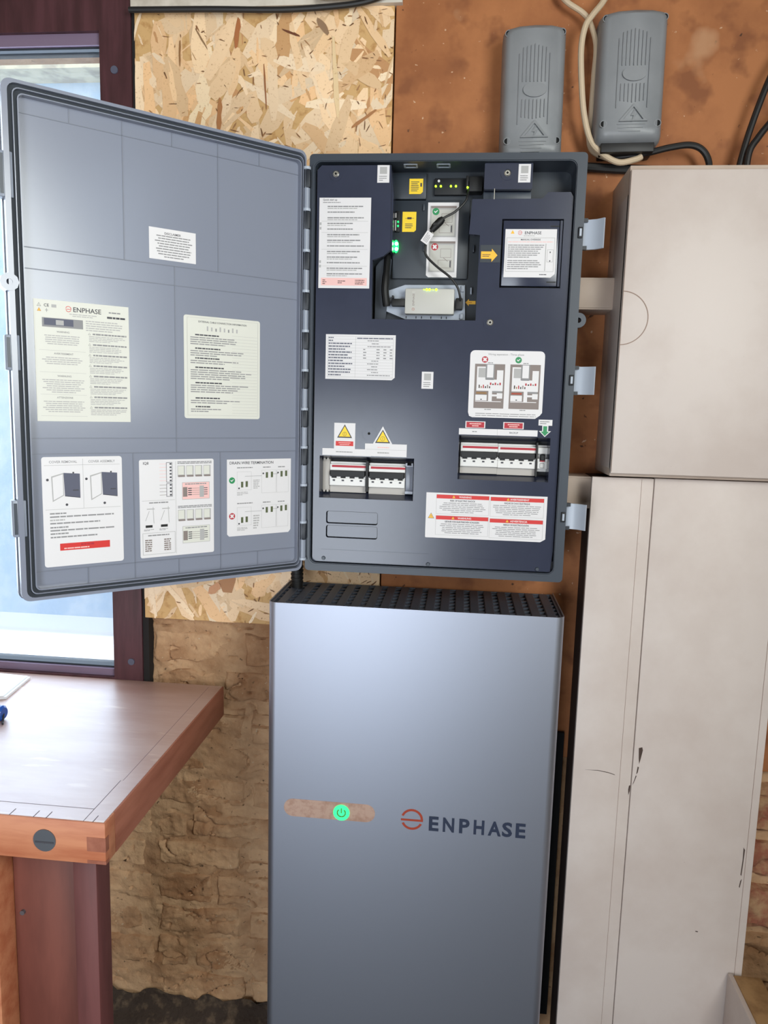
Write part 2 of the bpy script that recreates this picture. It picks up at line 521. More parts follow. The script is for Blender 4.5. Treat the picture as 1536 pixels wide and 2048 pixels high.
# rough face of the old wall: bricks smeared with lime mortar, joints open only here and there
def relief(x, z):
    return (noise.fractal(Vector((x * 7, 3.1, z * 11)), 1.0, 2.0, 4) * .006 + noise.fractal(Vector((x * 38, 7.7, z * 52)), .8, 2.0, 5) * .0042
            - max(0.0, noise.noise(Vector((x * 60 + 9, 2.2, z * 75))) - .42) * .03
            - .010 * max(0.0, 1 - abs(noise.noise(Vector((x * 8 + 3, 6.1, z * 17)))) / .045) * (1 if noise.noise(Vector((x * 7, 8.8, z * 9))) > -.05 else 0))
def grid(name, x0, x1, z0, z1, step, hfun, matname, edge=0.0):
    nx, nz = max(2, int((x1 - x0) / step)), max(2, int((z1 - z0) / step))
    vs = []; fs = []
    for j in range(nz + 1):
        for i in range(nx + 1):
            x, z = x0 + (x1 - x0) * i / nx, z0 + (z1 - z0) * j / nz
            h = hfun(x, z)
            if edge:
                wx = x + noise.noise(Vector((x * 30, 4, z * 30))) * .009; wz = z + noise.noise(Vector((x * 22, 9, z * 22))) * .010
                d = min(wx - x0, x1 - wx, wz - z0, z1 - wz)
                h -= edge * max(0.0, 1 - max(d - .002, 0) / .007) ** 1.5
                if x - x0 < .001 or x1 - x < .001 or z - z0 < .001 or z1 - z < .001: h -= edge
            vs.append((x, 0.024 - h, z))
    for j in range(nz):
        for i in range(nx):
            a = j * (nx + 1) + i
            fs.append((a, a + 1, a + nx + 2, a + nx + 1))
    return MB().add(vs, fs).build(name, matname, wall_back, angle=50)
grid('mortar_face', -0.322, 0.06, ZF, -0.1075, .004, lambda x, z: relief(x, z) * .9 + .0006 + .007 * noise.noise(Vector((x * 13, 5.5, z * 13))), 'masonry')
grid('mortar_face', -0.80, -0.322, ZF, -0.29, .007, lambda x, z: relief(x, z) * .9 + .0006 + .007 * noise.noise(Vector((x * 13, 5.5, z * 13))), 'masonry')
grid('mortar_face', 0.50, X1, ZF, -0.365, .008, lambda x, z: relief(x, z), 'masonry')
rng = random.Random(11)
row = 0; z = ZF + .05
while z < -0.13:
    h = rng.uniform(.066, .082)
    if z + h > -.11: h = -.11 - z
    x = -0.320 - (rng.uniform(.06, .14) if row % 2 else rng.uniform(0, .03))
    while x < 0.05:
        w = rng.uniform(.19, .235)
        a_, b_ = max(x, -.320), min(x + w, .06)
        if b_ - a_ > .03:
            off = rng.uniform(.0015, .0065)
            grid('brick', a_, b_, z + rng.uniform(-.004, .004), z + h + rng.uniform(-.004, .004), .0034, lambda p, q: relief(p, q) + off, 'brick', .012)
        x += w + rng.uniform(.006, .014)
    z += h + rng.uniform(.006, .012); row += 1
row = 0; z = ZF + .05
while z < -0.38:
    x = -0.80 + (.11 if row % 2 else 0)
    while x < -.40:
        w = rng.uniform(.19, .235)
        off = rng.uniform(.0015, .0065)
        grid('brick', x, min(x + w, -.326), z, z + .074, .006, lambda p, q: relief(p, q) + off, 'brick', .012)
        x += w + .01
    z += .083; row += 1
row = 0; z = ZF + .03
while z < -0.47:
    h = rng.uniform(.08, .13); x = .955
    while x < 1.2:
        w = rng.uniform(.09, .16)
        off = rng.uniform(.006, .022)
        grid('stone', x, x + w, z, z + h, .007, lambda p, q: relief(p, q) * 1.6 + off, rng.choice(['redstone', 'brick', 'redstone']), .022)
        x += w + .012
    z += h + .012; row += 1
# dirt and crumbled mortar along the foot of the wall
mb = MB(); vs = []; fs = []
nx, nz = 110, 10
for j in range(nz + 1):
    for i in range(nx + 1):
        x = -.9 + 1.46 * i / nx; t = j / nz
        top = -1.035 + .022 * noise.fractal(Vector((x * 14, 0, 2)), 1.0, 2.0, 4)
        h = noise.fractal(Vector((x * 30, t * 6, 4)), 1.0, 2.0, 3) * .008
        vs.append((x, .022 - .05 * (1 - t) ** 1.5 - h - .006, ZF + (top - ZF) * t))
for j in range(nz):
    for i in range(nx):
        k = j * (nx + 1) + i; fs.append((k, k + 1, k + nx + 2, k + nx + 1))
mb.add(vs, fs)
tag(mb.build('dirt_heap', 'damp', None, (0, 0, ZF), 60), 'dark damp dirt and mortar crumbs along the foot of the wall', 'dirt', kind='stuff')

# ---------------------------------------------------------------- window
win = bpy.data.objects.new('window_1', None); COL.objects.link(win)
win.location = (WX1, 0, WZ0 + ZO); ROOT['window_1'] = Vector((WX1, 0, WZ0)); struct(win)
FWd = .066
MB().prism(WALL, rrect(WX0, WX1, WZ0, WZ1), [rrect(WX0 + FWd, WX1 - FWd, WZ0 + .022, WZ1 - .062)], -.07, .004).build('window_frame', 'frame', win)
MB().prism(WALL, rrect(WX0 + FWd, WX1 - FWd, WZ0 + .022, WZ1 - .062), [rrect(WX0 + FWd + .006, WX1 - FWd - .004, WZ0 + .038, WZ1 - .084)], -.05, -.006).build('glazing_bead', 'bead', win)
MB().prism(WALL, rrect(WX0 + FWd + .006, WX1 - FWd - .004, WZ0 + .038, WZ1 - .084), [rrect(WX0 + FWd + .010, WX1 - FWd - .008, WZ0 + .042, WZ1 - .088)], -.05, -.014).build('glazing_gasket', 'gasket', win)
MB().box(WX0 + FWd, WX1 - FWd, .034, .038, WZ0 + .03, WZ1 - .07).build('pane', 'glass', win, angle=0)
for (x, z) in ((-.3695, 1.021), (-.3600, -.2068)):
    MB().cyl((x, -.002, z), (x, -.0065, z), .0075, 18).build('screw_cap', 'slate', win)
# black strip painted in for the shade of the gap between frame and wall boards
m = MB(); m.box(WX1, WX1 + .0135, .0015, .04, WZ0, WZ1 + .02); struct(m.build('trim_1', 'black_gap'))
# the yard beyond the window: paving, a pale wall across it and the eaves above
m = MB().box(-4.5, 1.5, .30, 1.22, -1.1, -.49); m.box(WX0, WX1, .075, .34, WZ0 - .03, WZ0 + .012); struct(m.build('ground', 'white_sill'))
m = MB().box(-4.5, 1.5, 1.22, 1.42, -1.1, 1.50); struct(m.build('wall_garden', 'garden_wall'))
m = MB().box(-4.5, 1.5, 1.10, 1.50, 1.50, 2.1); struct(m.build('trim_2', 'soffit'))
# white batten over the boards
m = MB().box(WX1 + .004, .205, -.012, .02, 1.128, ZC); m.box(WX1 + .004, .205, -.020, -.012, 1.150, ZC); struct(m.build('trim_3', 'batten'))

# ---------------------------------------------------------------- boards on the wall
osb = thing('osb_board', (-.07, 0, -.105), 'pale chipboard panel of pressed wood flakes behind the open cabinet door', 'board')
OX0, OX1, OZ0, OZ1 = -.3285, .1895, -.105, 1.131
MB().box(OX0, OX1, 0, .018, OZ0, OZ1, bevel=.001, seg=1).build('core', 'osb', osb)
rng = random.Random(5)
mb = MB(); cols = []
pal = [(236, 202, 162), (232, 194, 150), (240, 210, 174), (226, 184, 138), (232, 188, 140), (206, 158, 108), (192, 142, 96), (236, 210, 178), (174, 124, 84), (224, 190, 150)]
wts = [7, 7, 6, 4, 4, 1.6, .6, 3, .25, 6]
def flake(x, z, L, W, a, w, c):
    n = 4
    P = []
    for k in range(n + 1): P.append((-L / 2 + L * k / n, -W / 2 * rng.uniform(.55, 1.1) * (0.5 if k in (0, n) else 1)))
    for k in range(n, -1, -1): P.append((-L / 2 + L * k / n + rng.uniform(-.004, .004), W / 2 * rng.uniform(.55, 1.1) * (0.5 if k in (0, n) else 1)))
    ca, sa = math.cos(a), math.sin(a)
    Q = [(min(max(x + p * ca - q * sa, OX0), OX1), min(max(z + p * sa + q * ca, OZ0), OZ1)) for p, q in P]
    tilt = rng.uniform(-.0002, .0002)
    mb.add([WALL(u, v, w + tilt * (1 if i < 5 else -1)) for i, (u, v) in enumerate(Q)], [tuple(range(len(Q)))])
    cols.append(lin(c))
NF = 1150
for k in range(NF):
    c = rng.choices(pal, wts)[0]
    s = rng.uniform(.94, 1.05)
    a = math.pi / 2 + rng.gauss(0, .55) if rng.random() < .7 else rng.uniform(0, math.pi)
    big = rng.random() < .55
    flake(rng.uniform(OX0, OX1), rng.uniform(OZ0, OZ1), rng.uniform(.05, .15) if big else rng.uniform(.015, .06), rng.uniform(.014, .046) if big else rng.uniform(.003, .012), a, .0003 + k * 1.1e-6, tuple(min(255, v * s * 1.04) for v in c))
for k in range(650):     # gaps between flakes
    flake(OX0 + (OX1 - OX0) * rng.random() ** .6, rng.uniform(OZ0, OZ1), rng.uniform(.003, .016), rng.uniform(.0012, .0032), rng.uniform(0, math.pi), .0022, rng.choice([(146, 100, 62), (118, 78, 46), (170, 124, 82)]))
for (x, z, L, W, a, c) in ((-.010, 1.083, .036, .005, -.35, (110, 60, 34)), (-.118, 1.085, .05, .011, 1.45, (176, 108, 62)), (-.190, 1.075, .045, .004, -1.0, (150, 116, 82)),
                           (.052, 1.092, .035, .013, -.9, (150, 118, 90)), (-.062, .985, .085, .003, -1.5, (150, 92, 50)), (-.155, .935, .06, .011, 1.52, (178, 120, 74)),
                           (-.235, 1.05, .05, .004, 1.55, (150, 106, 62)), (.135, .925, .06, .008, .6, (176, 122, 78)), (.078, 1.00, .15, .011, 1.65, (236, 206, 160)),
                           (-.20, .0, .05, .008, 1.2, (190, 130, 84)), (-.17, -.03, .03, .02, .9, (206, 150, 110))):
    flake(x, z, L, W, a, .0026, c)
fo = mb.build('flakes', 'flake', osb, angle=0, attr=cols)
fo['kind'] = 'stuff'

ply = MB().box(.1925, X1, 0, .022, -.36, ZC - .02, bevel=.001, seg=1)
tag(ply.build('wall_panel', 'ply', None, (.6, 0, -.36)), 'orange-brown stained wall panel flecked with paint, behind the grey boxes', 'board')

# ================================================================ the control cabinet
cab = thing('control_cabinet', (.305, -.1, .0653), 'open slate-grey electrical control cabinet with its door swung to the left', 'electrical cabinet')
CX0, CX1, CZ0, CZ1 = .070, .540, .0653, .7973
IX0, IX1, IZ0, IZ1 = .0795, .5230, .0800, .7842
mb = MB().prism(WALL, rrect(CX0, CX1, CZ0, CZ1, .007), [rrect(IX0, IX1, IZ0, IZ1, .012)], .004, .200)
mb.prism(WALL, rrect(CX0 - .001, CX1 + .001, CZ0 - .001, CZ1 + .001, .007), [rrect(CX0 + .002, CX1 - .002, CZ0 + .002, CZ1 - .002, .006)], .170, .188)
mb.prism(WALL, rrect(IX0 - .004, IX1 + .004, IZ0 - .004, IZ1 + .004, .014), [rrect(IX0 - .0012, IX1 + .0012, IZ0 - .0012, IZ1 + .0012, .0125)], .199, .2022)
mb.build('cabinet_body', 'ctrl', cab)
MB().box(CX0 + .003, CX1 - .003, -.010, -.004, CZ0 + .003, CZ1 - .003).build('back_plate', 'groove', cab)
# ear with a bolt hole on the latch side
mb = MB().prism(WALL, circle(.541, .525, .0125, 24), [circle(.541, .525, .0045, 14)], .182, .199); mb.prism(WALL, circle(.541, .525, .0044, 14), (), .180, .187, 1)
mb.build('bolt_ear', ['ctrl', 'scuff'], cab)
# deadfront
DF = [(.0822, .0815), (.5185, .0815), (.5215, .12), (.5235 - .0025, .7285), (.5164, .7361), (.4791, .7361), (.4697, .7257), (.3518, .7249), (.3483, .6675), (.3672, .6659),
      (.3657, .5226), (.1829, .5225), (.1821, .6232), (.2015, .6300), (.2125, .6400), (.2111, .7808), (.0900, .7808), (.0822, .7730)]
OL = rrect(.0935, .2665, .2010, .2782); OR = rrect(.3454, .5060, .2440, .3226); BL = rrect(.1073, .2031, .1269, .1769, .004)
mb = MB().prism(WALL, DF, [OL, OR, rrect(.4040, .5075, .5785, .6925), rrect(.1073, .2031, .1269, .1505, .004), rrect(.1073, .2031, .1535, .1769, .004)], .182, .192)
mb.box(.0990, .30, -.1927, -.192, .1035, .1048); mb.box(.36, .46, -.1927, -.192, .0985, .0998)
dead = mb.build('deadfront_panel', 'dead', cab)
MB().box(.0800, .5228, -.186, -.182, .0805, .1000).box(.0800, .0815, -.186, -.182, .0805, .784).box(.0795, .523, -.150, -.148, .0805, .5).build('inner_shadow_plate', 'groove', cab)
# two blank knock-outs in the lower left
for v0, v1 in ((.1279, .1497), (.1545, .1761)):
    MB().prism(WALL, rrect(.1093, .2023, v0 + .001, v1, .003), (), .182, .1895).build('knockout_blank', 'dead', dead)
MB().box(.106, .205, -.1835, -.1825, .126, .178).build('knockout_back', 'groove', dead)
# opening liners
def liner(name, u0, u1, v0, v1, d=.035, t=.008):
    mb = MB()
    A = [WALL(*p, .192) for p in rrect(u0, u1, v0, v1)]; B = [WALL(*p, .192 - d) for p in rrect(u0 + .002, u1 - .002, v0 + t, v1 - t)]
    mb.add(A + B, [(i, (i + 1) % 4, 4 + (i + 1) % 4, 4 + i) for i in range(4)])
    mb.prism(WALL, rrect(u0 - .002, u1 + .002, v0 - .002, v1 + .002), (), .192 - d - .012, .192 - d - .008, 1)
    return mb.build(name, ['dead', 'groove'], dead, angle=0)
liner('breaker_opening', .0935, .2665, .2010, .2782)
liner('breaker_opening', .3454, .5060, .2440, .3226)
# upper compartment behind the deadfront
mb = MB().prism(WALL, [(.175, .515), (.375, .515), (.375, .735), (.46, .735), (.528, .72), (.528, .790), (.175, .790)], (), .120, .138)
mb.build('compartment_floor', 'recess', cab)
MB().box(.085, .5225, -.1985, -.12, .7846, .7856).build('compartment_ceiling', 'gloss_dark', cab)
mb = MB().box(.2065, .2700, -.150, -.138, .7360, .7800, bevel=.002); mb.box(.2130, .3480, -.146, -.138, .6000, .7350, bevel=.001)
mb.build('raised_tray', 'recess', cab)
MB().prism(WALL, [(.2105, .640), (.2155, .640), (.2155, .735), (.2105, .780)], (), .140, .186).build('tray_wall', 'dead', cab)
MB().prism(WALL, [(.1835, .523), (.203, .523), (.212, .632), (.205, .640), (.190, .628), (.1835, .62)], (), .138, .150).build('side_ramp', 'ctrl', cab)
MB().prism(WALL, rrect(.3705, .4515, .7408, .7832, .002), (), .140, .192).build('terminal_cover', 'dead', cab)
MB().box(.3700, .4520, -.178, -.15, .7245, .7400, bevel=.001).build('terminal_lip', 'ctrl', cab)
MB().box(.388, .3892, -.1925, -.19, .7245, .742).build('wire_link', 'steel', cab)
mb = MB().box(.2838, .3425, -.146, -.136, .7440, .7725, bevel=.0015)
led_bar = mb.build('indicator_bar', 'groove', cab)
for x in (.2864, .2953, .3131, .3219):
    MB().tube([(x, -.145, .7585), (x, -.1485, .7585)], [.0019, .0017], 12, 0, 0).build('led', 'led', led_bar)
MB().cyl((.2915, -.145, .7672), (.2915, -.148, .7672), .0022, 12).build('button', 'white', led_bar)
MB().box(.3395, .3440, -.162, -.14, .748, .772, bevel=.001).box(.345, .368, -.165, -.14, .745, .77, bevel=.001).build('connector_block', 'black', cab)
MB().cyl((.3426, -.160, .7520), (.3426, -.1635, .7520), .0018, 12).build('led', 'led', cab)
for x in (.2433, .3000):
    MB().prism(Frame((x, -.176, .7844), (1, 0, 0), (0, 1, 0), (0, 0, -1)), rrect(-.012, .012, -.010, .010, .002), [rrect(-.009, .009, -.007, .007)], 0, .0012).build('light_pipe_window', 'clip', cab)
# green status light and the small socket above it
g = MB(); g.prism(WALL, circle(.2190, .6545, .0110, 20, .0050), (), .150, .1525); g.prism(WALL, circle(.2200, .6590, .0030, 14), (), .1525, .1532, 1); g.prism(WALL, circle(.2200, .6500, .0030, 14), (), .1525, .1532, 1); g.build('status_light', ['ledg', 'ledw'], cab)
mb = MB().box(.2165, .2245, -.1500, -.145, .6800, .7160, bevel=.001); mb.box(.2165, .2180, -.1515, -.145, .682, .700, 1); mb.box(.2165, .2180, -.1515, -.145, .704, .712, 1)
for zz in (.690, .697): mb.tube([(.2215, -.15, zz), (.2215, -.152, zz)], .0016, 10, 2, 0)
mb.build('service_socket', ['black', 'white', 'ledg'], cab)
# jumper module door with its instruction sticker
mb = MB().box(.4065, .5010, -.1925, -.176, .5815, .6900, bevel=.0012)
mb.box(.5022, .5060, -.1918, -.176, .5815, .6900)
jd = mb.build('module_door', 'dead', cab)
MB().box(.4035, .5080, -.1775, -.1770, .5780, .6930).box(.486, .5005, -.1932, -.1924, .6795, .6815).box(.484, .4995, -.1932, -.1924, .5875, .5895).build('module_door_gap', 'groove', jd)
MB().box(.3690, .4035, -.1926, -.19, .6205, .6495).build('finger_notch', 'recess', cab)
L = Label(WALL, .4103, .4969, .5960, .6756, .1926, outline=[(.4103, .5960), (.490, .5960), (.4969, .602), (.4969, .6756), (.4103, .6756)])
L.warn(.14, .065, .0035, base='amber', edge='amber').logo(.285, .075, .0034, 'red').text('dk', 'ENPHASE', .54, .075, .0048, 'c')
L.para('greyl', .36, .12, .66, .155, 1).frame('greyl', .03, .175, .97, .88).text('dk', 'MANUAL OVERRIDE', .5, .215, .0026, 'c')
L.para('pink', .06, .245, .94, .28, 1, full=True).para('grey', .06, .31, .78, .60, 7).para('grey', .06, .63, .78, .84, 5)
L.frame('greyl', .80, .30, .80, .86).frame('greyl', .83, .42, .95, .68).rect('dk', .88, .46, .90, .49).rect('dk', .88, .64, .90, .67).para('dk', .70, .92, .92, .96, 1)
L.build('instruction_label', cab, 'white instruction label on the small module door')
L = Label(WALL, .3704, .3985, .6210, .6430, .1930, outline=[(.3704, .6265), (.3885, .6265), (.3885, .6210), (.3985, .6322), (.3885, .6432), (.3885, .6385), (.3704, .6385)], base='amber')
L.para('dk', .08, .38, .66, .62, 2); L.build('arrow_label', cab, 'yellow arrow sticker')
L = Label(WALL, .3469, .3650, .5540, .5665, .1385, outline=[(.3469, .5602), (.3530, .5665), (.3530, .5632), (.3650, .5632), (.3650, .5572), (.3530, .5572), (.3530, .5540)], base='amber')
L.para('orange', .3, .42, .95, .58, 1); L.build('arrow_label', cab, 'small yellow arrow sticker')
# yellow stickers, port diagram
L = Label(WALL, .2397, .2640, .7444, .7702, .1502, outline=[(.2397, .7444), (.2600, .7444), (.2640, .7480), (.2640, .7702), (.2397, .7702)], base='yellow')
L.para('dk', .12, .15, .72, .85, 6).rect('dk', .80, .28, .92, .52); L.build('caution_label', cab)
L = Label(WALL, .2288, .2535, .6808, .7152, .1462, outline=[(.2288, .6808), (.2500, .6808), (.2535, .6840), (.2535, .7152), (.2288, .7152)], base='yellow')
L.rect('scuff', .35, .27, .66, .37).line('dk', .2, .32, .85, .32, .0006).para('dk', .2, .56, .85, .84, 3); L.build('caution_label', cab)
L = Label(WALL, .2740, .3287, .6025, .7311, .1462, outline=[(.2780, .6025), (.3287, .6025), (.3287, .7311), (.2740, .7311), (.2740, .6060)])
for b0, b1, ok in ((.045, .46, 1), (.515, .93, 0)):
    L.rect('greyl', .07, b0, .93, b1).rect('device', .12, b0 + .05, .88, b1 - .02).rect('taupe', .10, b0, .93, b0 + .03)
    L.frame('taupe', .45, b0 + .10, .80, b0 + .22).frame('taupe', .38, b0 + .25, .82, b0 + .36).rect('dk', .76, b0 + .26, .80, b0 + .35).line('taupe', .55, b0 + .22, .7, b0 + .27, .0009)
    (L.tick if ok else L.cross)(.26, b0 + .075, .0062)
L.build('port_diagram_label', cab, 'white wiring diagram label with a tick and a cross')
# gateway module on its bracket
br = MB().prism(WALL, [(.1896, .5611), (.1938, .5744), (.2146, .5807), (.2371, .5885), (.3448, .5891), (.3474, .5280), (.2389, .5282), (.2038, .5418)], [circle(.196, .559, .0018, 10)], .140, .148)
br.box(.338, .3435, -.152, -.146, .577, .588, bevel=.001).box(.338, .3435, -.152, -.146, .529, .539, bevel=.001)
bracket = br.build('module_bracket', 'clip', cab)
for x in (.24, .258, .268, .285, .304, .313): MB().box(x, x + .0015, -.1486, -.147, .5295, .5335).build('bracket_notch', 'groove', bracket)
dv = MB().box(.2392, .3271, -.168, -.146, .5354, .5796, bevel=.002)
gw = dv.build('gateway_module', 'device', cab); gw['label'] = 'beige gateway module with a row of lit green lights'
for x in (.2775, .2825, .2945): MB().tube([(x, -.1675, .5778), (x, -.1695, .5778)], [.0024, .0018], 12, 0, 0).build('led', 'led', gw)
for x in (.2725, .2885): MB().tube([(x, -.1675, .5778), (x, -.1690, .5778)], [.0012, .0010], 10, 0, 0).build('led', 'led', gw)
VT = Frame((.2545, -.1682, .5410), (0, 0, 1), (-1, 0, 0), (0, -1, 0))
L = Label(VT, -.001, .034, -.003, .003, 0, base='device', th=.0001); L.text('taupe', 'ENPHASE', .58, .5, .0036, 'c'); L.logo(.1, .5, .0024, 'orange'); L.build('device_lettering', gw)
mb = MB().box(.2150, .2395, -.165, -.150, .5490, .5620, bevel=.0015); mb.box(.215, .2185, -.164, -.15, .563, .568, bevel=.001)
mb.tube([(.2045, -.150, .640), (.2040, -.166, .600), (.2035, -.170, .575), (.2065, -.166, .548)], [.006, .0068, .0068, .006], 10)
mb.build('plug_cable', 'black', cab)
mb = MB().tube([(.3445, -.158, .752), (.3435, -.168, .738), (.3391, -.172, .725), (.3225, -.175, .7083), (.3054, -.178, .6982), (.2969, -.178, .6915), (.2818, -.176, .6747), (.2745, -.174, .6577), (.2723, -.172, .6450),
                (.2771, -.172, .6323), (.2954, -.174, .6154), (.3180, -.175, .5985), (.3319, -.174, .5815), (.3372, -.170, .5650), (.3375, -.164, .5560)], .0021, 8)
cb = mb.build('jumper_cable', 'cable_b', cab)
MB().tube([(.3030, -.178, .6965), (.2985, -.178, .6925), (.2890, -.178, .6830), (.2830, -.177, .6760)], [.0045, .0068, .0068, .0050], 12, 0, 0).box(.286, .2935, -.186, -.172, .683, .6875).build('ferrite_core', 'black', cb)
TG = Frame((.2760, -.1795, .6640), Vector((.55, 0, .83)).normalized(), Vector((-.83, 0, .55)).normalized(), (0, -1, 0))
L = Label(TG, -.0105, .0105, -.0068, .0068, 0); L.para('grey', .12, .15, .9, .85, 4); L.build('cable_tag', cb)
MB().box(.3295, .3420, -.168, -.150, .5440, .5640, bevel=.002).build('cable_plug', 'black', cb)
# pegs and screws of the deadfront
def screw(x, z, y=-.192, r=.0062):
    o = MB().prism(WALL, circle(x, z, r * 1.9, 24), [circle(x, z, r * 1.05, 20)], -y - .001, -y + .0010); o = o.build('screw_seat', 'dead', dead)
    mb = MB().tube([(x, y + .002, z), (x, y - .0012, z), (x, y - .0024, z)], [r * .95, r * .9, r * .62], 18, 0, 0)
    mb.prism(WALL, circle(x, z, r * .34, 6), (), -y + .0020, -y + .0027, 1)
    mb.build('screw', ['steel', 'hole'], dead)
for x, z in ((.1149, .7665), (.4090, .7669), (.3910, .5196)): screw(x, z)
mb = MB().prism(WALL, circle(.1833, .3208, .0140, 28), [circle(.1833, .3208, .0125, 28)], .190, .1926); mb.prism(WALL, circle(.1833, .3208, .0024, 10), (), .190, .1924, 1); mb.build('screw_hole', ['dead', 'hole'], dead)
for x, z in ((.2982, .0855), (.4954, .0860), (.1036, .0880)): MB().tube([(x, -.191, z), (x, -.1945, z)], [.0042, .0030], 12, 0, 0).build('edge_stud', 'ctrl', dead)
for x, z in ((.2665, .7225), (.2690, .6530), (.3575, .652), (.3560, .5790)): MB().box(x - .0016, x + .0016, -.150, -.138, z - .006, z + .006, bevel=.001).build('peg', 'clip' if z < .6 else 'ctrl', cab)

# stickers on the deadfront
L = Label(WALL, .0867, .1775, .5747, .7272, .192)
L.text('dk', 'Quick start up', .07, .022, .0030).para('grey', .07, .042, .60, .062, 1)
for k in range(13):
    b = .085 + k * .062; L.para('grey', .16, b, .16 + .78 * L.rng.uniform(.62, .95), b + .021, 1, .6, full=True)
    if k % 3 != 1: L.para('greyl', .16, b + .022, .9, b + .042, 1, .5)
    if k in (2, 4, 7, 10): L.line('greyl', .05, b + .048, .95, b + .048, .0004)
for b in (.27, .32, .69, .74): L.rect('greyl', .01, b, .045, b + .03)
L.rect('pink', .05, .885, .95, .97).para('scuff', .08, .90, .16, .96, 3).para('scuff', .38, .91, .56, .95, 2).para('scuff', .72, .90, .92, .96, 3)
L.build('start_up_label', cab, 'tall white start-up instruction label')
L = Label(WALL, .1018, .2270, .4165, .4950, .192, outline=[(.1018, .4165), (.2215, .4165), (.2270, .4210), (.2270, .4950), (.1018, .4950)])
L.frame('greyl', .03, .04, .97, .96, .0004); L.line('greyl', .43, .04, .43, .96, .0004)
for k in range(14):
    b = .055 + k * .064; L.para('slate', .04, b, .04 + .36 * (.2 if k < 2 else L.rng.uniform(.5, 1)), b + .034, 1, .75, full=True); L.line('greyl', .03, b + .05, .97, b + .05, .0003)
    if k == 0: L.para('slate', .45, b + .01, .96, b + .04, 1, .75, full=True)
    elif 4 <= k <= 7:
        for a in (.54, .73, .83, .92): L.para('grey', a, b, a + .045, b + .032, 1, .7, full=True)
    else: L.para('grey', .60 if k % 2 else .66, b, .93 if k in (3, 13) else .76, b + .03, 1, .6, full=True)
L.build('rating_label', cab, 'white ratings table label')
def small_tag(u0, u1, v0, v1):
    L = Label(WALL, u0, u1, v0, v1, .192); L.rect('greyl', .2, .10, .8, .50).para('grey', .15, .58, .85, .92, 3); return L.build('serial_label', cab)
small_tag(.2753, .2958, .4031, .4328); small_tag(.1872, .2081, .7518, .7805); small_tag(.4274, .4478, .7515, .7812)
L = Label(WALL, .3594, .4887, .3553, .4719, .192, outline=[(.367, .3553), (.477, .3553), (.4850, .3610), (.4887, .3660)] + rrect(.3594, .4887, .3553, .4719, .008)[10:] + [(.3594, .364), (.3615, .3575)])
L.text('grey', 'Wiring separation - Three phase', .48, .055, .0034, 'c', .004, maxw=.062).cross(.20, .135, .0056).tick(.65, .135, .0056)
for a0 in (.07, .545):
    L.rect('taupe', a0, .20, a0 + .405, .86)
    L.rect('white', a0 + .03, .24, a0 + .16, .44).rect('white', a0 + .30, .29, a0 + .385, .45).rect('white', a0 + .03, .43, a0 + .385, .60).rect('greyl', a0 + .05, .26, a0 + .15, .40)
    L.rect('grey', a0 + .145, .20, a0 + .265, .43).rect('white', a0 + .165, .21, a0 + .25, .40).line('dk', a0 + .15, .43, a0 + .26, .43, .0008)
    for k in range(6): L.rect(('scuff', 'card', 'crimson', 'black', 'taupe', 'scuff')[k], a0 + .06 + k * .028, .51 + (k % 2) * .02, a0 + .075 + k * .028, .56)
    for k in range(5): L.rect(('crimson', 'scuff', 'crimson', 'taupe', 'crimson')[k], a0 + .21 + k * .032, .475 + (k % 2) * .015, a0 + .23 + k * .032, .51)
    L.rect('white', a0 + .02, .66, a0 + .175, .745).rect('dk', a0 + .09, .72, a0 + .11, .735).rect('card' if a0 < .3 else 'orange', a0 + .03, .62, a0 + .17, .645)
    L.rect('white', a0 + .195, .60, a0 + .245, .76).rect('white', a0 + .245, .65, a0 + .31, .68).rect('white', a0 + .31, .63, a0 + .385, .71).rect('white', a0 + .02, .752, a0 + .37, .762).rect('grey', a0 + .25, .60, a0 + .38, .625)
    L.para('grey', a0 + .17, .175, a0 + .24, .19, 1, .8, full=True).para('grey', a0 + .15, .87, a0 + .24, .885, 1, .8, full=True)
L.para('grey', .10, .925, .92, .985, 2, .3, full=True); L.build('wiring_label', cab, 'rounded white wiring separation label')
for u0, u1, v0, v1 in ((.3558, .3908, .3362, .3482), (.4224, .4582, .3365, .3483)):
    L = Label(WALL, u0, u1, v0, v1, .1922); L.rect('crimson', .05, .10, .95, .92).para('pink', .14, .22, .86, .82, 2, .5, center=True); L.build('red_label', cab)
L = Label(WALL, .3448, .4829, .3243, .3352, .192); L.para('grey', .17, .35, .23, .6, 1, .6, full=True).text('dk', 'BACKUP', .70, .5, .0028, 'c').line('greyl', .49, 0, .49, 1, .0004); L.build('strip_label', cab)
L = Label(WALL, .4837, .5075, .3241, .3543, .1922, outline=[(.4956, .3241), (.5060, .3345), (.5010, .3345), (.5010, .3440), (.5075, .3440), (.5075, .3543), (.4837, .3543), (.4837, .3440), (.4905, .3440), (.4905, .3345), (.4850, .3345)])
L.upoly('green', [(.4956, .3258), (.5030, .3335), (.4990, .3335), (.4990, .3430), (.4922, .3430), (.4922, .3335), (.4880, .3335)]).para('grey', .1, .06, .9, .28, 2, .5); L.build('arrow_label', cab, 'green arrow sticker above the breakers')
L = Label(WALL, .1197, .1583, .2915, .3384, .192); L.warn(.5, .36, .0145, bolt=False).disc('dk', .5, .42, .0036).disc('yellow', .5, .42, .0030).line('dk', .5, .37, .5, .46, .0006); L.rect('red', .08, .70, .92, .88).para('pink', .2, .73, .8, .86, 2, .4, center=True); L.build('warning_label', cab)
L = Label(WALL, .1900, .2270, .3005, .3345, .192, outline=[(.2084, .3345), (.1900, .3010), (.2270, .3010)]); L.warn(.5, .60, .0145, bolt=False).disc('dk', .5, .66, .0042).disc('yellow', .5, .66, .0036).line('dk', .5, .58, .5, .72, .0006); L.build('warning_label', cab, 'triangular yellow warning sticker')
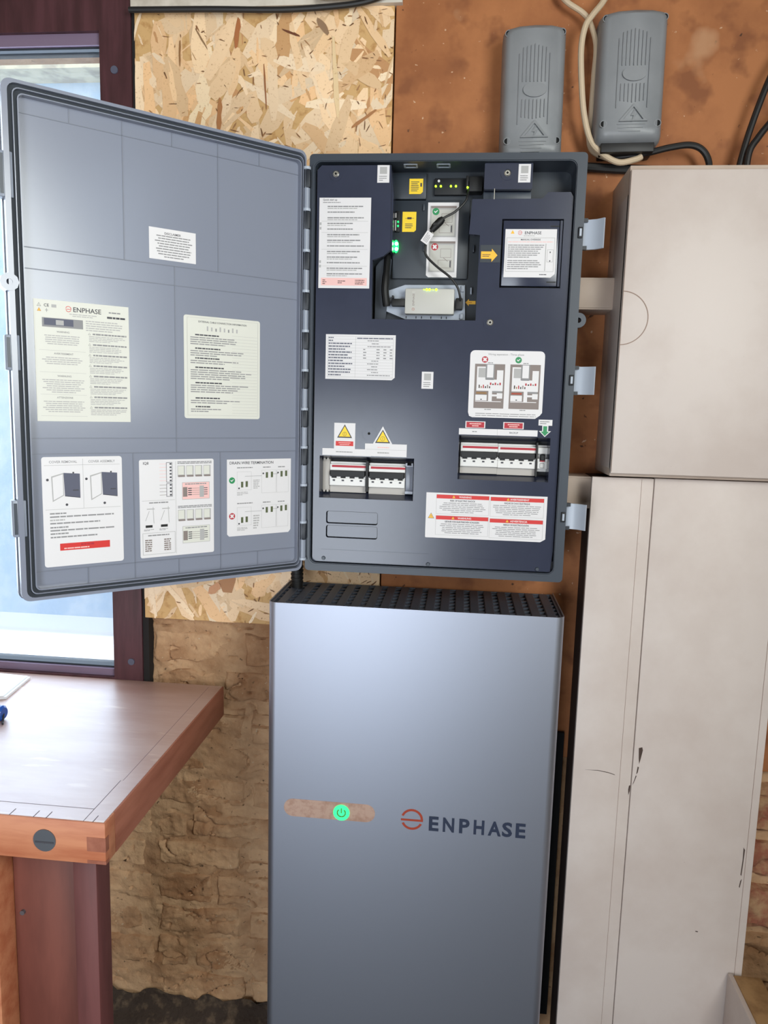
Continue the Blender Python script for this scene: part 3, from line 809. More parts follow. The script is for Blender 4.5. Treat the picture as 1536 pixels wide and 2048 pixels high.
L = Label(WALL, .0986, .1878, .2797, .2920, .1924); L.para('grey', .28, .35, .62, .6, 1, .5, full=True); L.build('strip_label', cab)
L = Label(WALL, .1767, .2526, .2802, .3029, .1926); L.para('pink', .3, .22, .58, .36, 1, .6, full=True).para('greyl', .3, .62, .58, .80, 1, .6, full=True).line('greyl', .02, .46, .98, .46, .0004); L.build('strip_label', cab)
L = Label(WALL, .2908, .5067, .1356, .2182, .192, outline=[(.2920, .1356), (.498, .1356), (.5067, .1410), (.5067, .2182), (.2908, .2182), (.2908, .137)])
L.warn(.045, .52, .0062, base='amber', edge='taupe')
for a0, a1, b0, hd, t in ((.085, .525, .035, 'WARNING', 'RISK OF ELECTRIC SHOCK'), (.535, .975, .045, 'AVERTISSEMENT', 'RISQUE DE CHOC ÉLECTRIQUE'), (.085, .525, .50, 'WARNUNG', 'GEFAHR VON ELEKTRISCHEN SCHLÄGEN'), (.535, .975, .52, 'ADVERTENCIA', 'RIESGO DE ELECTROCUCIÓN')):
    L.rect('red', a0, b0, a1, b0 + .088).text('white', hd, (a0 + a1) / 2 + .02, b0 + .046, .0032, 'c', .02); L.warn((a0 + a1) / 2 - .075, b0 + .048, .0036, base='amber', edge='orange')
    L.text('dk', t, (a0 + a1) / 2, b0 + .130, .0030, 'c', .02, maxw=.045 if len(t) < 28 else .062)
    L.para('grey', a0 + .02, b0 + .165, a1 - .02, b0 + .40, 6, .35, center=True); L.frame('greyl', a0, b0, a1, b0 + .43, .0004)
L.build('hazard_label', cab, 'white warning label with four red headings')

# breakers
def breaker(u0, poles, v_top, v_bot, stripe=True):
    P = .0169 if poles > 1 else .0178
    w = P * poles
    H = v_top - v_bot
    mb = MB()
    mb.box(u0, u0 + w, -.160, -.140, v_bot, v_top, bevel=.0008, seg=1)                                    # base
    mb.box(u0, u0 + w, -.1675, -.150, v_bot + H * .68, v_top - H * .08, bevel=.0008, seg=1)               # upper shoulder
    mb.box(u0, u0 + w, -.1695, -.150, v_bot + H * .12, v_bot + H * .40, bevel=.0008, seg=1)               # lower shoulder
    for k in range(poles):
        for a in (0.0, .78):
            mb.box(u0 + (k + a) * P, u0 + (k + a + .22) * P, -.1690, -.150, v_bot + H * .40, v_bot + H * .50)
    b = mb.build('breaker', 'breaker', cab, angle=0)
    if poles > 1:
        MB().box(u0 + .0015, u0 + w - .0015, -.1725, -.158, v_bot + H * .46, v_bot + H * .68, bevel=.0006, seg=1).build('toggle_bar', 'black', b)
        for k in range(poles):
            MB().box(u0 + (k + .27) * P, u0 + (k + .73) * P, -.170, -.158, v_bot + H * .42, v_bot + H * .53).build('toggle', 'black', b, angle=0)
            MB().box(u0 + (k + .36) * P, u0 + (k + .62) * P, -.1702, -.169, v_bot + H * .29, v_bot + H * .345).build('status_window', 'dk', b, angle=0)
        MB().box(u0 + .004, u0 + w, -.1684, -.1674, v_bot + H * .80, v_bot + H * .88).build('stripe', 'crimson', b, angle=0)
        MB().box(u0, u0 + w, -.1625, -.150, v_bot - .007, v_bot + H * .10).build('terminal_cover', 'breaker2', b, angle=0)
    else:
        MB().box(u0 + .005, u0 + .0125, -.174, -.158, v_bot + H * .44, v_bot + H * .66, bevel=.001, seg=1).build('toggle', 'black', b)
        MB().box(u0 + .005, u0 + .0125, -.1715, -.169, v_bot + H * .40, v_bot + H * .46).build('indicator', 'crimson', b, angle=0)
        MB().prism(WALL, rrect(u0 + .0045, u0 + .0125, v_bot + H * .15, v_bot + H * .34, .001), [rrect(u0 + .0053, u0 + .0117, v_bot + H * .17, v_bot + H * .32, .0006)], .169, .1699).build('test_button', 'grey', b, angle=0)
    return b
breaker(.1085, 4, .2660, .2160); breaker(.1815, 4, .2655, .2150)
MB().box(.1765, .1810, -.1735, -.145, .2130, .2690).build('spacer', 'black', cab)
mb = MB().box(.0945, .1080, -.1655, -.145, .2120, .2705, bevel=.001); mb.box(.0965, .1000, -.168, -.16, .268, .2725); mb.box(.103, .1065, -.168, -.16, .268, .2725); mb.box(.0965, .1000, -.168, -.16, .2095, .2140); mb.box(.103, .1065, -.168, -.16, .2095, .2140)
mb.build('end_bracket', 'breaker2', cab)
mb = MB().box(.2500, .2640, -.166, -.145, .2150, .2640, bevel=.001); mb.box(.2500, .2530, -.172, -.15, .2620, .2680); mb.box(.2605, .2635, -.172, -.15, .2620, .2680); mb.box(.2530, .2605, -.1715, -.169, .2615, .2630); mb.box(.2500, .2640, -.172, -.16, .2110, .2160)
mb.build('end_bracket', 'clear', cab)
breaker(.3488, 4, .3090, .2600); breaker(.4166, 4, .3085, .2592); breaker(.4875, 1, .3080, .2600)
MB().box(.4845, .4872, -.1735, -.145, .2520, .3130).box(.5056, .5075, -.172, -.145, .2520, .3120).build('spacer', 'black', cab)

# latch clips on the right rim
for zc, h in ((.6685, .049), (.4235, .048), (.1840, .046)):
    mb = MB()
    prof = [(.541, .186), (.552, .186), (.562, .190), (.568, .196), (.573, .2015), (.575, .199), (.570, .191), (.563, .185), (.552, .181), (.541, .181)]
    T = lambda u, v, w: Vector((u, -v, w))
    n = len(prof)
    vs = [T(p[0], p[1], zc - h / 2) for p in prof] + [T(p[0], p[1], zc + h / 2) for p in prof]
    mb.add(vs, [(i, (i + 1) % n, n + (i + 1) % n, n + i) for i in range(n)] + [tuple(range(n)), tuple(range(2 * n - 1, n - 1, -1))])
    cl = mb.build('latch_clip', 'clip', cab, angle=50)
    MB().box(.5385, .5480, -.191, -.182, zc + h / 2 - .005, zc + h / 2 + .001).box(.5385, .5480, -.191, -.182, zc - h / 2 - .001, zc - h / 2 + .005).build('latch_hinge', 'ctrl_dark', cl)
    MB().box(.5310, .5385, -.2032, -.198, zc - .009, zc + .009, bevel=.001).box(.533, .5365, -.2045, -.2, zc - .006, zc + .006, 1).build('latch_catch', ['groove', 'clip'], cab)

# hinge
for k in range(11):
    zr = .7718 - k * .0684
    MB().cyl((.0668, -.2055, zr - .0022), (.0668, -.2055, zr + .0022), .0068, 14).build('hinge_ring', 'clip', cab)
    if k < 10:
        MB().box(.0605, .0730, -.2100, -.1960, zr - .032, zr - .0024, bevel=.0015).build('hinge_knuckle', 'ctrl_dark', cab)
        MB().cyl((.0668, -.2055, zr - .066), (.0668, -.2055, zr - .0325), .0056, 12).build('hinge_pin_sleeve', 'door_edge', cab)

# ---------------------------------------------------------------- its open door
dz0, dz1 = .0667, .7990
mb = MB().prism(DOOR, rrect(-.4700, .0020, dz0, dz1, .012), (), -.030, -.0122)
mb.prism(DOOR, rrect(-.4700, .0020, dz0, dz1, .012), [rrect(-.4625, -.0003, .0715, .7945, .011)], -.030, 0)
mb.prism(DOOR, rrect(-.4712, .0020, dz0 - .0012, dz1 + .0012, .012), [rrect(-.4690, .0010, dz0 + .001, dz1 - .001, .011)], -.030, -.020)
mb.prism(DOOR, rrect(-.4565, -.0030, .0765, .7892, .009), [rrect(-.4552, -.0040, .0777, .7880, .0085)], -.014, -.0005)
mb.prism(DOOR, rrect(-.4500, -.0062, .0815, .7832, .008), [rrect(-.4484, -.0076, .0830, .7818, .007)], -.014, -.0015)
door = mb.build('door', 'door', cab); door['label'] = 'light grey plastic door, its inside covered in instruction labels'
MB().prism(DOOR, rrect(-.4628, -.0001, .0712, .7948, .011), [rrect(-.4498, -.0064, .0817, .7830, .008)], -.0118, -.0060).build('gasket', 'gasket', door)
def rib(u0, u1, v0, v1): MB().box(u0, u1, v0, v1, -.0123, -.0114, fr=DOOR).build('moulded_rib', 'rib', door, angle=0)
t = .0007
for z in (.7610, .5815, .5520, .3093, .2860, .1080): rib(-.4488, -.0056, z - t, z + t)
for s_, z0_, z1_ in ((.306, .5815, .7845), (.1545, .5815, .7845), (.228, .2860, .5815), (.299, .0802, .2860), (.152, .0802, .2860), (.381, .7610, .7845), (.230, .7610, .7845), (.0816, .7610, .7845), (.372, .0802, .1080), (.226, .0802, .1080), (.082, .0802, .1080)):
    rib(-s_ - t, -s_ + t, z0_, z1_)
for z0_, z1_ in ((.6430, .7040), (.4067, .4565), (.1647, .2190)):
    b = MB().box(-.4770, -.4585, z0_, z1_, -.022, -.002, bevel=.0015, fr=DOOR).build('latch_keeper', 'door_edge', door)
    MB().box(-.4755, -.4710, z0_ + .004, z1_ - .004, -.0030, -.0014, fr=DOOR).build('keeper_slot', 'ctrl', door)
mb = MB().prism(DOOR, circle(-.4690, .5290, .0125, 10), [circle(-.4690, .5290, .0042, 14)], -.020, .0008); mb.prism(DOOR, circle(-.4690, .5290, .0041, 14), (), -.019, -.006, 1)
mb.build('bolt_ear', ['door', 'slate'], door)

WI = -.0122
L = Label(DOOR, -.2678, -.1924, .5890, .6365, WI); L.text('dk', 'DISCLAIMER', .50, .15, .0034, 'c').para('grey', .12, .20, .92, .94, 9, .42, center=True); L.build('notice_label', door, 'small white notice on the door')
L = Label(DOOR, -.4373, -.3015, .3347, .5109, WI, base='cream')
L.warn(.055, .045, .0030, base='cream').text('dk', 'CE', .13, .045, .0042, 'c').rect('greyl', .18, .035, .23, .06).warn(.055, .085, .0030, base='amber', edge='orange').line('grey', .13, .07, .13, .10, .0007).line('grey', .115, .085, .145, .085, .0007)
L.logo(.352, .062, .0042, 'red').text('dk', 'ENPHASE', .55, .062, .0068, 'c', maxw=.040).para('greyl', .33, .095, .68, .125, 2, center=True).para('grey', .78, .05, .97, .075, 1).para('dk', .76, .095, .96, .115, 1, .8, full=True)
L.rect('grey', .08, .145, .50, .22).rect('slate', .10, .15, .40, .205).rect('greyl', .22, .16, .30, .20).para('greyl', .53, .14, .93, .235, 5)
for b, t_, n in ((.255, 'WARNING', 5), (.435, 'AVERTISSEMENT', 4), (.62, 'WARNUNG', 7), (.80, 'ATTENZIONE', 6)):
    L.text('grey', t_, .29, b, .0026, 'c').para('greyl', .06, b + .025, .50, b + .025 + .017 * n, n, .42, center=True); L.line('greyl', .04, b + .155, .52, b + .155, .0003)
for k in range(8):
    b = .255 + k * .089; L.warn(.565, b, .0020, base='cream', bolt=False).para('grey', .60, b - .009, .97, b + .009, 1, .7, full=True).para('greyl', .56, b + .014, .96, b + .068, 4, .42)
L.build('safety_label', door, 'large cream safety label with maker name and two text columns')
L = Label(DOOR, -.2138, -.0789, .3420, .5085, WI, outline=rrect(-.2138, -.0789, .3420, .5085, .004, 3), base='cream')
L.text('dk', 'EXTERNAL CABLE CONNECTION INFORMATION', .5, .055, .0028, 'c', maxw=.085)
for k in range(8): L.rect('grey' if k in (2, 5) else 'greyl', .29 + k * .055, .095 + (k % 3) * .008, .29 + k * .055 + .018, .14)
for b, n, wd in ((.175, 4, .68), (.305, 3, .72), (.40, 2, .72), (.49, 5, .82), (.64, 4, .78), (.79, 2, .70), (.875, 2, .42)):
    L.para('dk', .14, b, .14 + wd * .45, b + .017, 1, .75, full=True).para('grey', .08, b + .024, .08 + wd, b + .024 + .021 * n, n, .45)
for k in range(26): L.line('greyl', .62, .17 + k * .031, .96, .17 + k * .031, .0003)
L.frame('greyl', .04, .02, .97, .97, .0003); L.build('connection_label', door, 'cream cable instruction label nearer the hinge')
L = Label(DOOR, -.4344, -.3167, .1134, .2814, WI, outline=rrect(-.4344, -.3167, .1134, .2814, .004, 3))
L.text('grey', 'COVER REMOVAL', .26, .045, .0036, 'c', maxw=.040).text('grey', 'COVER ASSEMBLY', .74, .045, .0036, 'c', maxw=.040)
L.line('greyl', .03, .075, .97, .075, .0005).line('greyl', .03, .475, .97, .475, .0005).line('greyl', .5, .02, .5, .475, .0005)
for a0 in (.07, .545):
    L.poly('greyl', [(a0 + .04, .175), (a0 + .19, .145), (a0 + .19, .35), (a0 + .05, .405)]).poly('white', [(a0 + .055, .185), (a0 + .18, .157), (a0 + .18, .345), (a0 + .062, .39)])
    L.poly('slate', [(a0 + .19, .145), (a0 + .39, .155), (a0 + .39, .375), (a0 + .20, .355)]).line('dk', a0 + .20, .355, a0 + .39, .375, .0010).rect('dk', a0 + .30, .30, a0 + .37, .31)
    L.disc('dk', a0 - .005, .205, .0020, 10).disc('dk', a0 + .22, .435, .0020, 10).disc('dk', a0 + .31, .145, .0014, 10)
for b, wd, c in ((.505, .20, 'grey'), (.535, .80, 'grey'), (.565, .18, 'greyl'), (.595, .62, 'grey'), (.632, .22, 'grey'), (.66, .82, 'grey'), (.69, .22, 'grey'), (.722, .58, 'grey')):
    L.para(c, .08, b, .08 + wd, b + .014, 1, .9, full=True)
L.rect('red', .19, .79, .82, .855).para('crimson', .45, .80, .62, .82, 1, .9, full=True).para('pink', .24, .83, .76, .845, 1, .7); L.build('cover_label', door, 'white cover removal label with a red bar')
L = Label(DOOR, -.2898, -.1640, .1140, .2746, WI, outline=rrect(-.2898, -.1640, .1140, .2746, .003, 3))
L.text('dk', 'IQ8', .05, .035, .0042).line('greyl', .475, .02, .475, .98, .0005).line('greyl', .03, .415, .46, .415, .0005)
for b0, n in ((.03, 6), (.245, 4)):
    L.frame('dk', .35, b0, .43, b0 + n * .034, .0007)
    for k in range(n): L.rect('dk', .395, b0 + .008 + k * .034, .42, b0 + .024 + k * .034).line('pink' if b0 < .1 else 'taupe', .26, b0 + .015 + k * .034, .35, b0 + .015 + k * .034, .0006)
L.para('grey', .12, .43, .37, .445, 1, .8, full=True)
for a in (.07, .27): L.rect('black', a, .665, a + .09, .69).line('greyl', a + .02, .50, a + .12, .50, .0014).line('greyl', a + .10, .48, a + .11, .65, .0008).line('greyl', a, .62, a + .05, .52, .0008).para('grey', a - .02, .705, a + .12, .725, 2, .5)
L.frame('greyl', .03, .745, .46, .97).para('grey', .10, .765, .38, .78, 1, .8, full=True)
for a in (.06, .31): L.para('taupe', a, .81, a + .09, .94, 6, .6, full=True)
for b0 in (.02, .48):
    L.para('grey', .50, b0, .97, b0 + .03, 2, .6, full=True)
    for k in range(4): L.rect('greyl', .50 + k * .118, b0 + .045, .60 + k * .118, b0 + .16).rect('cream', .505 + k * .118, b0 + .05, .585 + k * .118, b0 + .14).rect('taupe', .51 + k * .118, b0 + .145, .60 + k * .118, b0 + .163)
    L.rect('greyl', .56, b0 + .22, .94, b0 + .40).rect('pink' if b0 < .1 else 'cream', .565, b0 + .224, .935, b0 + .396).para('grey', .60, b0 + .232, .90, b0 + .246, 1, .8, full=True).rect('taupe', .57, b0 + .27, .63, b0 + .37).rect('greyl', .80, b0 + .26, .86, b0 + .38)
    for k in range(4): L.line('dk', .64, b0 + .285 + k * .022, .69, b0 + .285 + k * .022, .0016).line('taupe', .69, b0 + .285 + k * .022, .80, b0 + .285 + k * .022, .0006).line('dk', .86, b0 + .285 + k * .022, .91, b0 + .285 + k * .022, .0012)
L.build('terminal_label', door, 'white label of terminal diagrams in the middle of the bottom row')
L = Label(DOOR, -.1399, -.0167, .1381, .2724, WI, outline=[(-.136, .1381), (-.021, .1381), (-.0167, .1430), (-.0167, .2724), (-.1399, .2724), (-.1399, .142)])
L.text('dk', 'DRAIN WIRE TERMINATION', .04, .045, .0048, 'l', maxw=.083).tick(.075, .27, .0056).cross(.075, .735, .0056)
for b in (.10, .565):
    for a, wd in ((.15, .24), (.55, .12), (.79, .11)): L.para('grey', a, b, a + wd, b + .016, 1, .8, full=True)
    L.frame('greyl', .15, b + .06, .37, b + .30, .0003).frame('greyl', .53, b + .045, .76, b + .35, .0003).frame('greyl', .77, b + .045, .96, b + .35, .0003)
    for a, bb in ((.21, .19), (.28, .185), (.595, .075), (.675, .07), (.83, .065), (.905, .06)): L.rect('olive', a, b + bb, a + .035, b + bb + .075)
    for a, bb in ((.18, .275), (.555, .09), (.79, .085)): L.disc('dk', a, b + bb, .0016, 10)
    L.line('grey', .27, b + .12, .53, b + .12, .0005).line('grey', .71, b + .10, .79, b + .10, .0005).para('greyl', .40, b + .165, .50, b + .29 if b < .3 else b + .36, 6, .5).para('greyl', .15, b + .32, .33, b + .37, 3, .5)
L.build('drain_wire_label', door, 'white drain wire termination label')

# ================================================================ battery
bat = thing('battery_unit', (.275, -.10, -.98), 'tall satin silver wall battery with a lit green power button', 'battery')
BY = -.200
n = 8
def shell_ring(off=0.0):
    P = []
    r = .016
    for k in range(n + 1):
        a = math.pi + math.pi / 2 * k / n
        P.append((r + (r - off) * math.cos(a), BY + r + (r - off) * math.sin(a)))
    for k in range(n + 1):
        a = 1.5 * math.pi + math.pi / 2 * k / n
        P.append((.55 - r + (r - off) * math.cos(a), BY + r + (r - off) * math.sin(a)))
    return [(off, -.014)] + P + [(.55 - off, -.014)]
A, B = shell_ring(0), shell_ring(.0022)
mb = MB()
ring = A + list(reversed(B))
N = len(ring)
vs = [(x, y, -.98) for x, y in ring] + [(x, y, 0) for x, y in ring]
mb.add(vs, [(i, (i + 1) % N, N + (i + 1) % N, N + i) for i in range(N)])
ha = len(A)
mb.add([(x, y, 0) for x, y in ring], [(i, i + 1, N - 2 - i, N - 1 - i) for i in range(ha - 1)])
mb.build('front_shell', 'alu', bat)
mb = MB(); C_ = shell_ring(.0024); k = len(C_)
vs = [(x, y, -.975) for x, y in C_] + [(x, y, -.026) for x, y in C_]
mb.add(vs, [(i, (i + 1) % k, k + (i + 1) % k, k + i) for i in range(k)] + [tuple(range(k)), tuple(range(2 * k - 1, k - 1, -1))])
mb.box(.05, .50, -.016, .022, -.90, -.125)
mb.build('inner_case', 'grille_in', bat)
MB().box(.03, .5905, -.0135, -.0035, -.96, -.30, bevel=.001).build('shade_plate', 'grille_in', bat)  # black plate added to darken the shaded gap right of the battery
# top grille: bars running front to back with cross ribs in the slots between
mb = MB(); C2 = shell_ring(.0024); C3 = shell_ring(.0075)
ringo = C2 + [(.55 - .0024, -.012), (.0024, -.012)]
mb.prism(Frame((0, 0, 0), (1, 0, 0), (0, 1, 0), (0, 0, 1)), C2, [[(x, y - (.004 if y > -.02 else 0)) for x, y in C3]], -.012, -.003)
gr = mb.build('grille_frame', 'grille', bat)
NB = 19
pit = (.55 - .016) / NB
bm_ = MB().box(-.0085, .0085, -.1935, -.018, -.010, -.0028, bevel=.0012, seg=1)
first = None
for k in range(NB):
    x = .008 + pit * (k + .5)
    if first is None:
        first = bm_.build('grille_bar', 'grille', gr); o = first
    else:
        o = first.copy(); COL.objects.link(o); o.parent = gr
    o.location = (x, 0, 0)
mb = MB()
for k in range(NB + 1):
    x0 = .008 + pit * (k - .5) + .0085; x1 = x0 + pit - .017
    x0, x1 = max(x0, .0076), min(x1, .5424)
    for j in range(7):
        y = -.1700 + j * .0245
        mb.box(x0, x1, y - .0032, y + .0032, -.011, -.0050)
mb.build('cross_ribs', 'grille', gr)
# badge, button, maker's mark
L = Label(WALL, .0347, .2136, -.4263, -.3901, .1995, outline=rrect(.0347, .2136, -.4263, -.3901, .0180, 8), base='badge', th=.0012)
L.build('status_badge', bat, 'copper coloured oval status strip')
pb = MB().prism(WALL, circle(.1482, -.4105, .0158, 32), (), .2005, .2018).build('power_button', 'ledr', bat)
mb = MB().prism(WALL, arc_band(.1482, -.4105, .0068, .0090, -230, 50, 20), (), .2016, .2024); mb.box(.1472, .1492, -.2024, -.2016, -.4110, -.4010)
mb.build('power_symbol', 'olive', pb)
mb = MB()
for p in logo_polys(.2850, -.4130, .0212): mb.prism(WALL, p, (), .1998, .2007)
mb.build('emblem', 'orange', bat)
adv = [0.3178, .3445, .3755, .4030, .4300, .4565, .4820]
wid = [.0185, .0215, .0195, .0200, .0245, .0190, .0185]
for ch, x, w in zip('ENPHASE', adv, wid):
    vs, fs, x0, x1, y0, y1 = text_mesh(ch, .030)
    mb = MB(); nv = len(vs)
    P = [((p[0] - x0) / (x1 - x0) * w + x, (p[1] - y0) / (y1 - y0) * .0295 - .4330) for p in vs]
    mb.add([WALL(*p, .2007) for p in P], fs); mb.build('letter', 'navy', bat, angle=0)
# conduit between cabinet and battery
mb = MB().cyl((.0250, -.060, -.004), (.0250, -.060, .0653), .0115, 18)
for k in range(5): mb.cyl((.0250, -.060, .006 + k * .008), (.0250, -.060, .010 + k * .008), .0130, 18)
tag(mb.build('cable_gland', 'black', None, (.025, -.06, -.004)), 'short black ribbed conduit between the cabinet corner and the battery top', 'conduit')
bpy.data.objects['cable_gland'].location.z += 0

# ================================================================ trunking on the right
TXR = .945
t = thing('upper_trunking', (.78, -.08, .256), 'broad white plastic trunking cover with a round knock-out at its left edge', 'trunking')
MB().box(.6190, TXR, -.152, 0, .256, .7905, bevel=.0015).build('trunking_body', 'trunk2', t)
mb = MB().box(.6178, TXR + .002, -.1665, -.150, .262, .7800, bevel=.002); mb.box(.6178, .6205, -.160, -.060, .270, .742, bevel=.0008)
lid = mb.build('trunking_lid', 'trunk', t)
MB().prism(WALL, arc_band(.6178, .5335, .0448, .0464, -89, 89, 24), (), .166, .1670).build('knockout_ring', 'seam', lid)
MB().box(.6185, .6192, -.1672, -.166, .265, .778).build('lid_edge_line', 'seam', lid)
t = thing('boxing', (.77, -.07, ZF), 'long scratched white boxing reaching down to the floor beside the battery', 'boxing')
MB().box(.6010, TXR - .012, -.119, .002, ZF, .2480).build('timber_frame', 'dark_timber', t)
MB().box(.5930, .7040, -.130, -.119, ZF, .2520, bevel=.0015).build('cover_board', 'trunk', t)
MB().box(.7050, TXR, -.1315, -.119, ZF, .2530, bevel=.002).build('cover_board', 'trunk', t)
MB().box(.6820, .6826, -.1304, -.129, ZF, .2500).build('lid_edge_line', 'seam', t)
MB().box(.9300, .9307, -.1321, -.131, ZF, .2500).build('lid_edge_line', 'seam', t)
def scuff(pts): MB().prism(WALL, pts, (), .1313, .1319).build('scuff_mark', 'scuff', t, angle=0)
scuff([(.7135, -.268), (.7200, -.266), (.7215, -.272), (.7185, -.290), (.7165, -.300), (.7150, -.290)])
scuff([(.7140, -.306), (.7165, -.307), (.7150, -.318), (.7125, -.322)])
scuff([(.7120, -.324), (.7135, -.325), (.7090, -.340), (.7070, -.344)])
mb = MB().prism(WALL, [(.7010, -.347), (.7035, -.346), (.7030, -.358), (.7010, -.366), (.7000, -.355)], (), .1300, .1306)
mb.prism(WALL, [(.6154, -.3207), (.640, -.3196), (.660, -.3225), (.6729, -.3262), (.6725, -.3272), (.660, -.3238), (.640, -.3207)], (), .1299, .1303)
mb.build('scuff_mark', 'scuff', t, angle=0)
scuff([(.9240, -.455), (.9270, -.460), (.9262, -.485), (.9250, -.515), (.9232, -.512), (.9245, -.480)])
scuff([(.9240, -.525), (.9265, -.521), (.9240, -.540), (.9225, -.538)])
scuff([(.8490, -.6395), (.8540, -.6400), (.8535, -.6420), (.8490, -.6412)])
for i, (z0, z1) in enumerate(((.5585, .6160), (.1865, .2475))):
    mb = MB().box(.5425, .6185 if i == 0 else .6005, -.080, 0, z0, z1, bevel=.001)
    mb.box(.5425, .6185 if i == 0 else .6005, -.0815, -.070, z0 + .003, z1 - .003, bevel=.001)
    tag(mb.build('trunking_stub', 'trunk2', None, (.57, 0, z0)), ('short cream trunking bridging cabinet and trunking, level with the round knock-out', 'short cream trunking bridging cabinet and trunking, below the broad cover')[i], 'trunking', 'trunking stubs beside the cabinet')
t = thing('boxing', (.95, -.5, ZF), 'white boxing with a tan top in the lower right corner', 'boxing')
MB().box(.9165, .9260, -.95, -.1345, ZF, -.7220, bevel=.001).build('side_panel', 'trunk', t)
MB().box(.9268, .9800, -.95, -.1345, ZF, -.7240, bevel=.003).build('top_board', 'card', t)

# ================================================================ grey boxes and cables
def jbox(name, x0, x1, z0, z1, rot, label, plate):
    cx, cz = (x0 + x1) / 2, (z0 + z1) / 2
    w, h = (x1 - x0) / 2, (z1 - z0) / 2
    t = thing(name, (cx, 0, z0), label, 'junction box', 'grey boxes on the brown panel')
    c, s_ = math.cos(rot), math.sin(rot)
    FR = Frame((cx, 0, cz), (c, 0, s_), (-s_, 0, c), (0, -1, 0))
    mb = MB()
    def outline(k, q):
        a, b = w - k, h - k
        top = h * .10
        P = rrect(-a, a, -b, b - top, .012, 4)[:10]
        P += [(a, b - top * 1.05)]
        P += [(a - .010 + .004, b - top * .45), (a * .55, b - top * .12), (0, b), (-a * .55, b - top * .12), (-a + .010 - .004, b - top * .45), (-a, b - top * 1.05)]
        return [FR(u, v, q) for u, v in P]
    mb.loft([outline(0, 0), outline(0, .040), outline(.0015, .052), outline(.006, .064), outline(.013, .070)])
    mb.build('box_cover', 'jbox', t, angle=40)
    for k in range(9):
        u = (-4 + k) * .0068
        r1 = h * .66 - abs(k - 4) * .002
        for v0, v1 in ((.014, r1), (-h * .42 + abs(k - 4) * .001, -.016)):
            if k in (0, 8): v0, v1 = (-h * .50, r1 - .008) if v0 > 0 else (0, 0)
            if v1 > v0: MB().box(u - .0007, u + .0007, v0, v1, .069, .0722, bevel=.0004, seg=1, fr=FR).build('rib', 'jbox', t)
    MB().prism(FR, circle(.002, 0, .0125, 28, .021), (), .069, .0732).build('oval_boss', 'jbox', t)
    tri = [(.004, -h * .44), (-.021, -h * .44 - .030), (.029, -h * .44 - .030)]
    def ins(k): 
        gx, gy = sum(p[0] for p in tri) / 3, sum(p[1] for p in tri) / 3
        return [(gx + (p[0] - gx) * k, gy + (p[1] - gy) * k) for p in tri]
    MB().prism(FR, tri, [ins(.72)], .069, .0735).build('warning_triangle', 'jbox', t, angle=0)
    ty = -h * .44 - .019
    MB().prism(FR, [(.005 + x * .0125, ty + y * .0125) for x, y in ((.2, 1), (-.45, -.1), (-.05, -.1), (-.3, -1), (.45, .2), (.05, .2))], (), .069, .0722).build('lightning_bolt', 'jbox', t, angle=0)
    for k in range(3 if plate else 4):
        MB().box(-.024 + k * .002, .026 - k * .004, -h + .030 - k * .006 - .0006, -h + .030 - k * .006 + .0006, .067, .0712, fr=FR).build('rib', 'jbox', t, angle=0)
    for u, v in ((-w + .009, h - .0185), (w - .009, h - .0185), (-w + .012, -h + .031), (w - .012, -h + .031)):
        mb = MB().prism(FR, circle(u, v, .0064, 18), [circle(u, v, .0052, 16)], .045, .0702 if v < 0 else .0640); mb.prism(FR, circle(u, v, .0054, 16), (), .045, .0694 if v < 0 else .0632, 1)
        mb.build('screw_hole', ['jbox', 'hole'], t)
    if plate:
        MB().box(-w + .012, w - .012, -h - .013, -h + .004, .004, .056, bevel=.002, fr=FR).build('gland_plate', 'cable_b', t)
jbox('junction_box', .3975, .5110, .8280, 1.0640, .012, 'grey plastic junction box directly above the cabinet, without a cable', False)
jbox('junction_box', .5690, .6880, .8560, 1.0850, .012, 'grey plastic junction box with a cream cable looping into its underside', True)

t = tag(MB().tube([(.480, -.012, 1.16), (.5059, -.025, 1.1176), (.5388, -.025, 1.0956), (.5533, -.025, 1.0783), (.5666, -.025, 1.0397), (.5709 - .004, -.020, .988), (.5664, -.016, .9271), (.5650, -.016, .8832), (.5730, -.020, .8560), (.6000, -.03, .8400)], .0050, 10).build('round_cable', 'cable_w', None, (.55, -.02, .84)), 'cream cable running straight down between the two grey boxes', 'cable')
t = tag(MB().tube([(.595, -.020, 1.150), (.5729, -.032, 1.1085), (.5550, -.040, 1.0838), (.5429, -.042, 1.0631), (.5382, -.042, 1.0251), (.5428, -.042, .9651), (.5505, -.042, .9131), (.5642, -.042, .8694), (.5837, -.042, .8473), (.6166, -.042, .8295), (.6476, -.042, .8340), (.6590, -.040, .8395)], .0056, 10).build('round_cable', 'cable_w', None, (.6, -.04, .83)), 'cream cable bowing left and curling up under the right-hand grey box', 'cable')
t = tag(MB().tube([(.600, -.02, .8440), (.665, -.035, .8468), (.7090, -.04, .8552), (.7442, -.04, .8592), (.7670, -.04, .8504), (.7804, -.04, .8278), (.782, -.04, .7920)], .0058, 10).build('round_cable', 'cable_b', None, (.7, -.03, .8)), 'black cable arching from the right-hand grey box down behind the white cover', 'cable')
t = tag(MB().tube([(.90, -.03, 1.03), (.8711, -.04, .9644), (.8474, -.04, .8842), (.8340, -.04, .8197), (.832, -.04, .7920)], .0060, 10).build('round_cable', 'cable_b', None, (.85, -.04, .8)), 'steeper of the two black cables at the right edge', 'cable')
t = tag(MB().tube([(.925, -.03, .950), (.8779, -.045, .8924), (.8600, -.048, .8680), (.8461, -.05, .8420), (.843, -.05, .7920)], .0060, 10).build('round_cable', 'cable_b', None, (.86, -.05, .8)), 'slanting lower black cable at the right edge', 'cable')
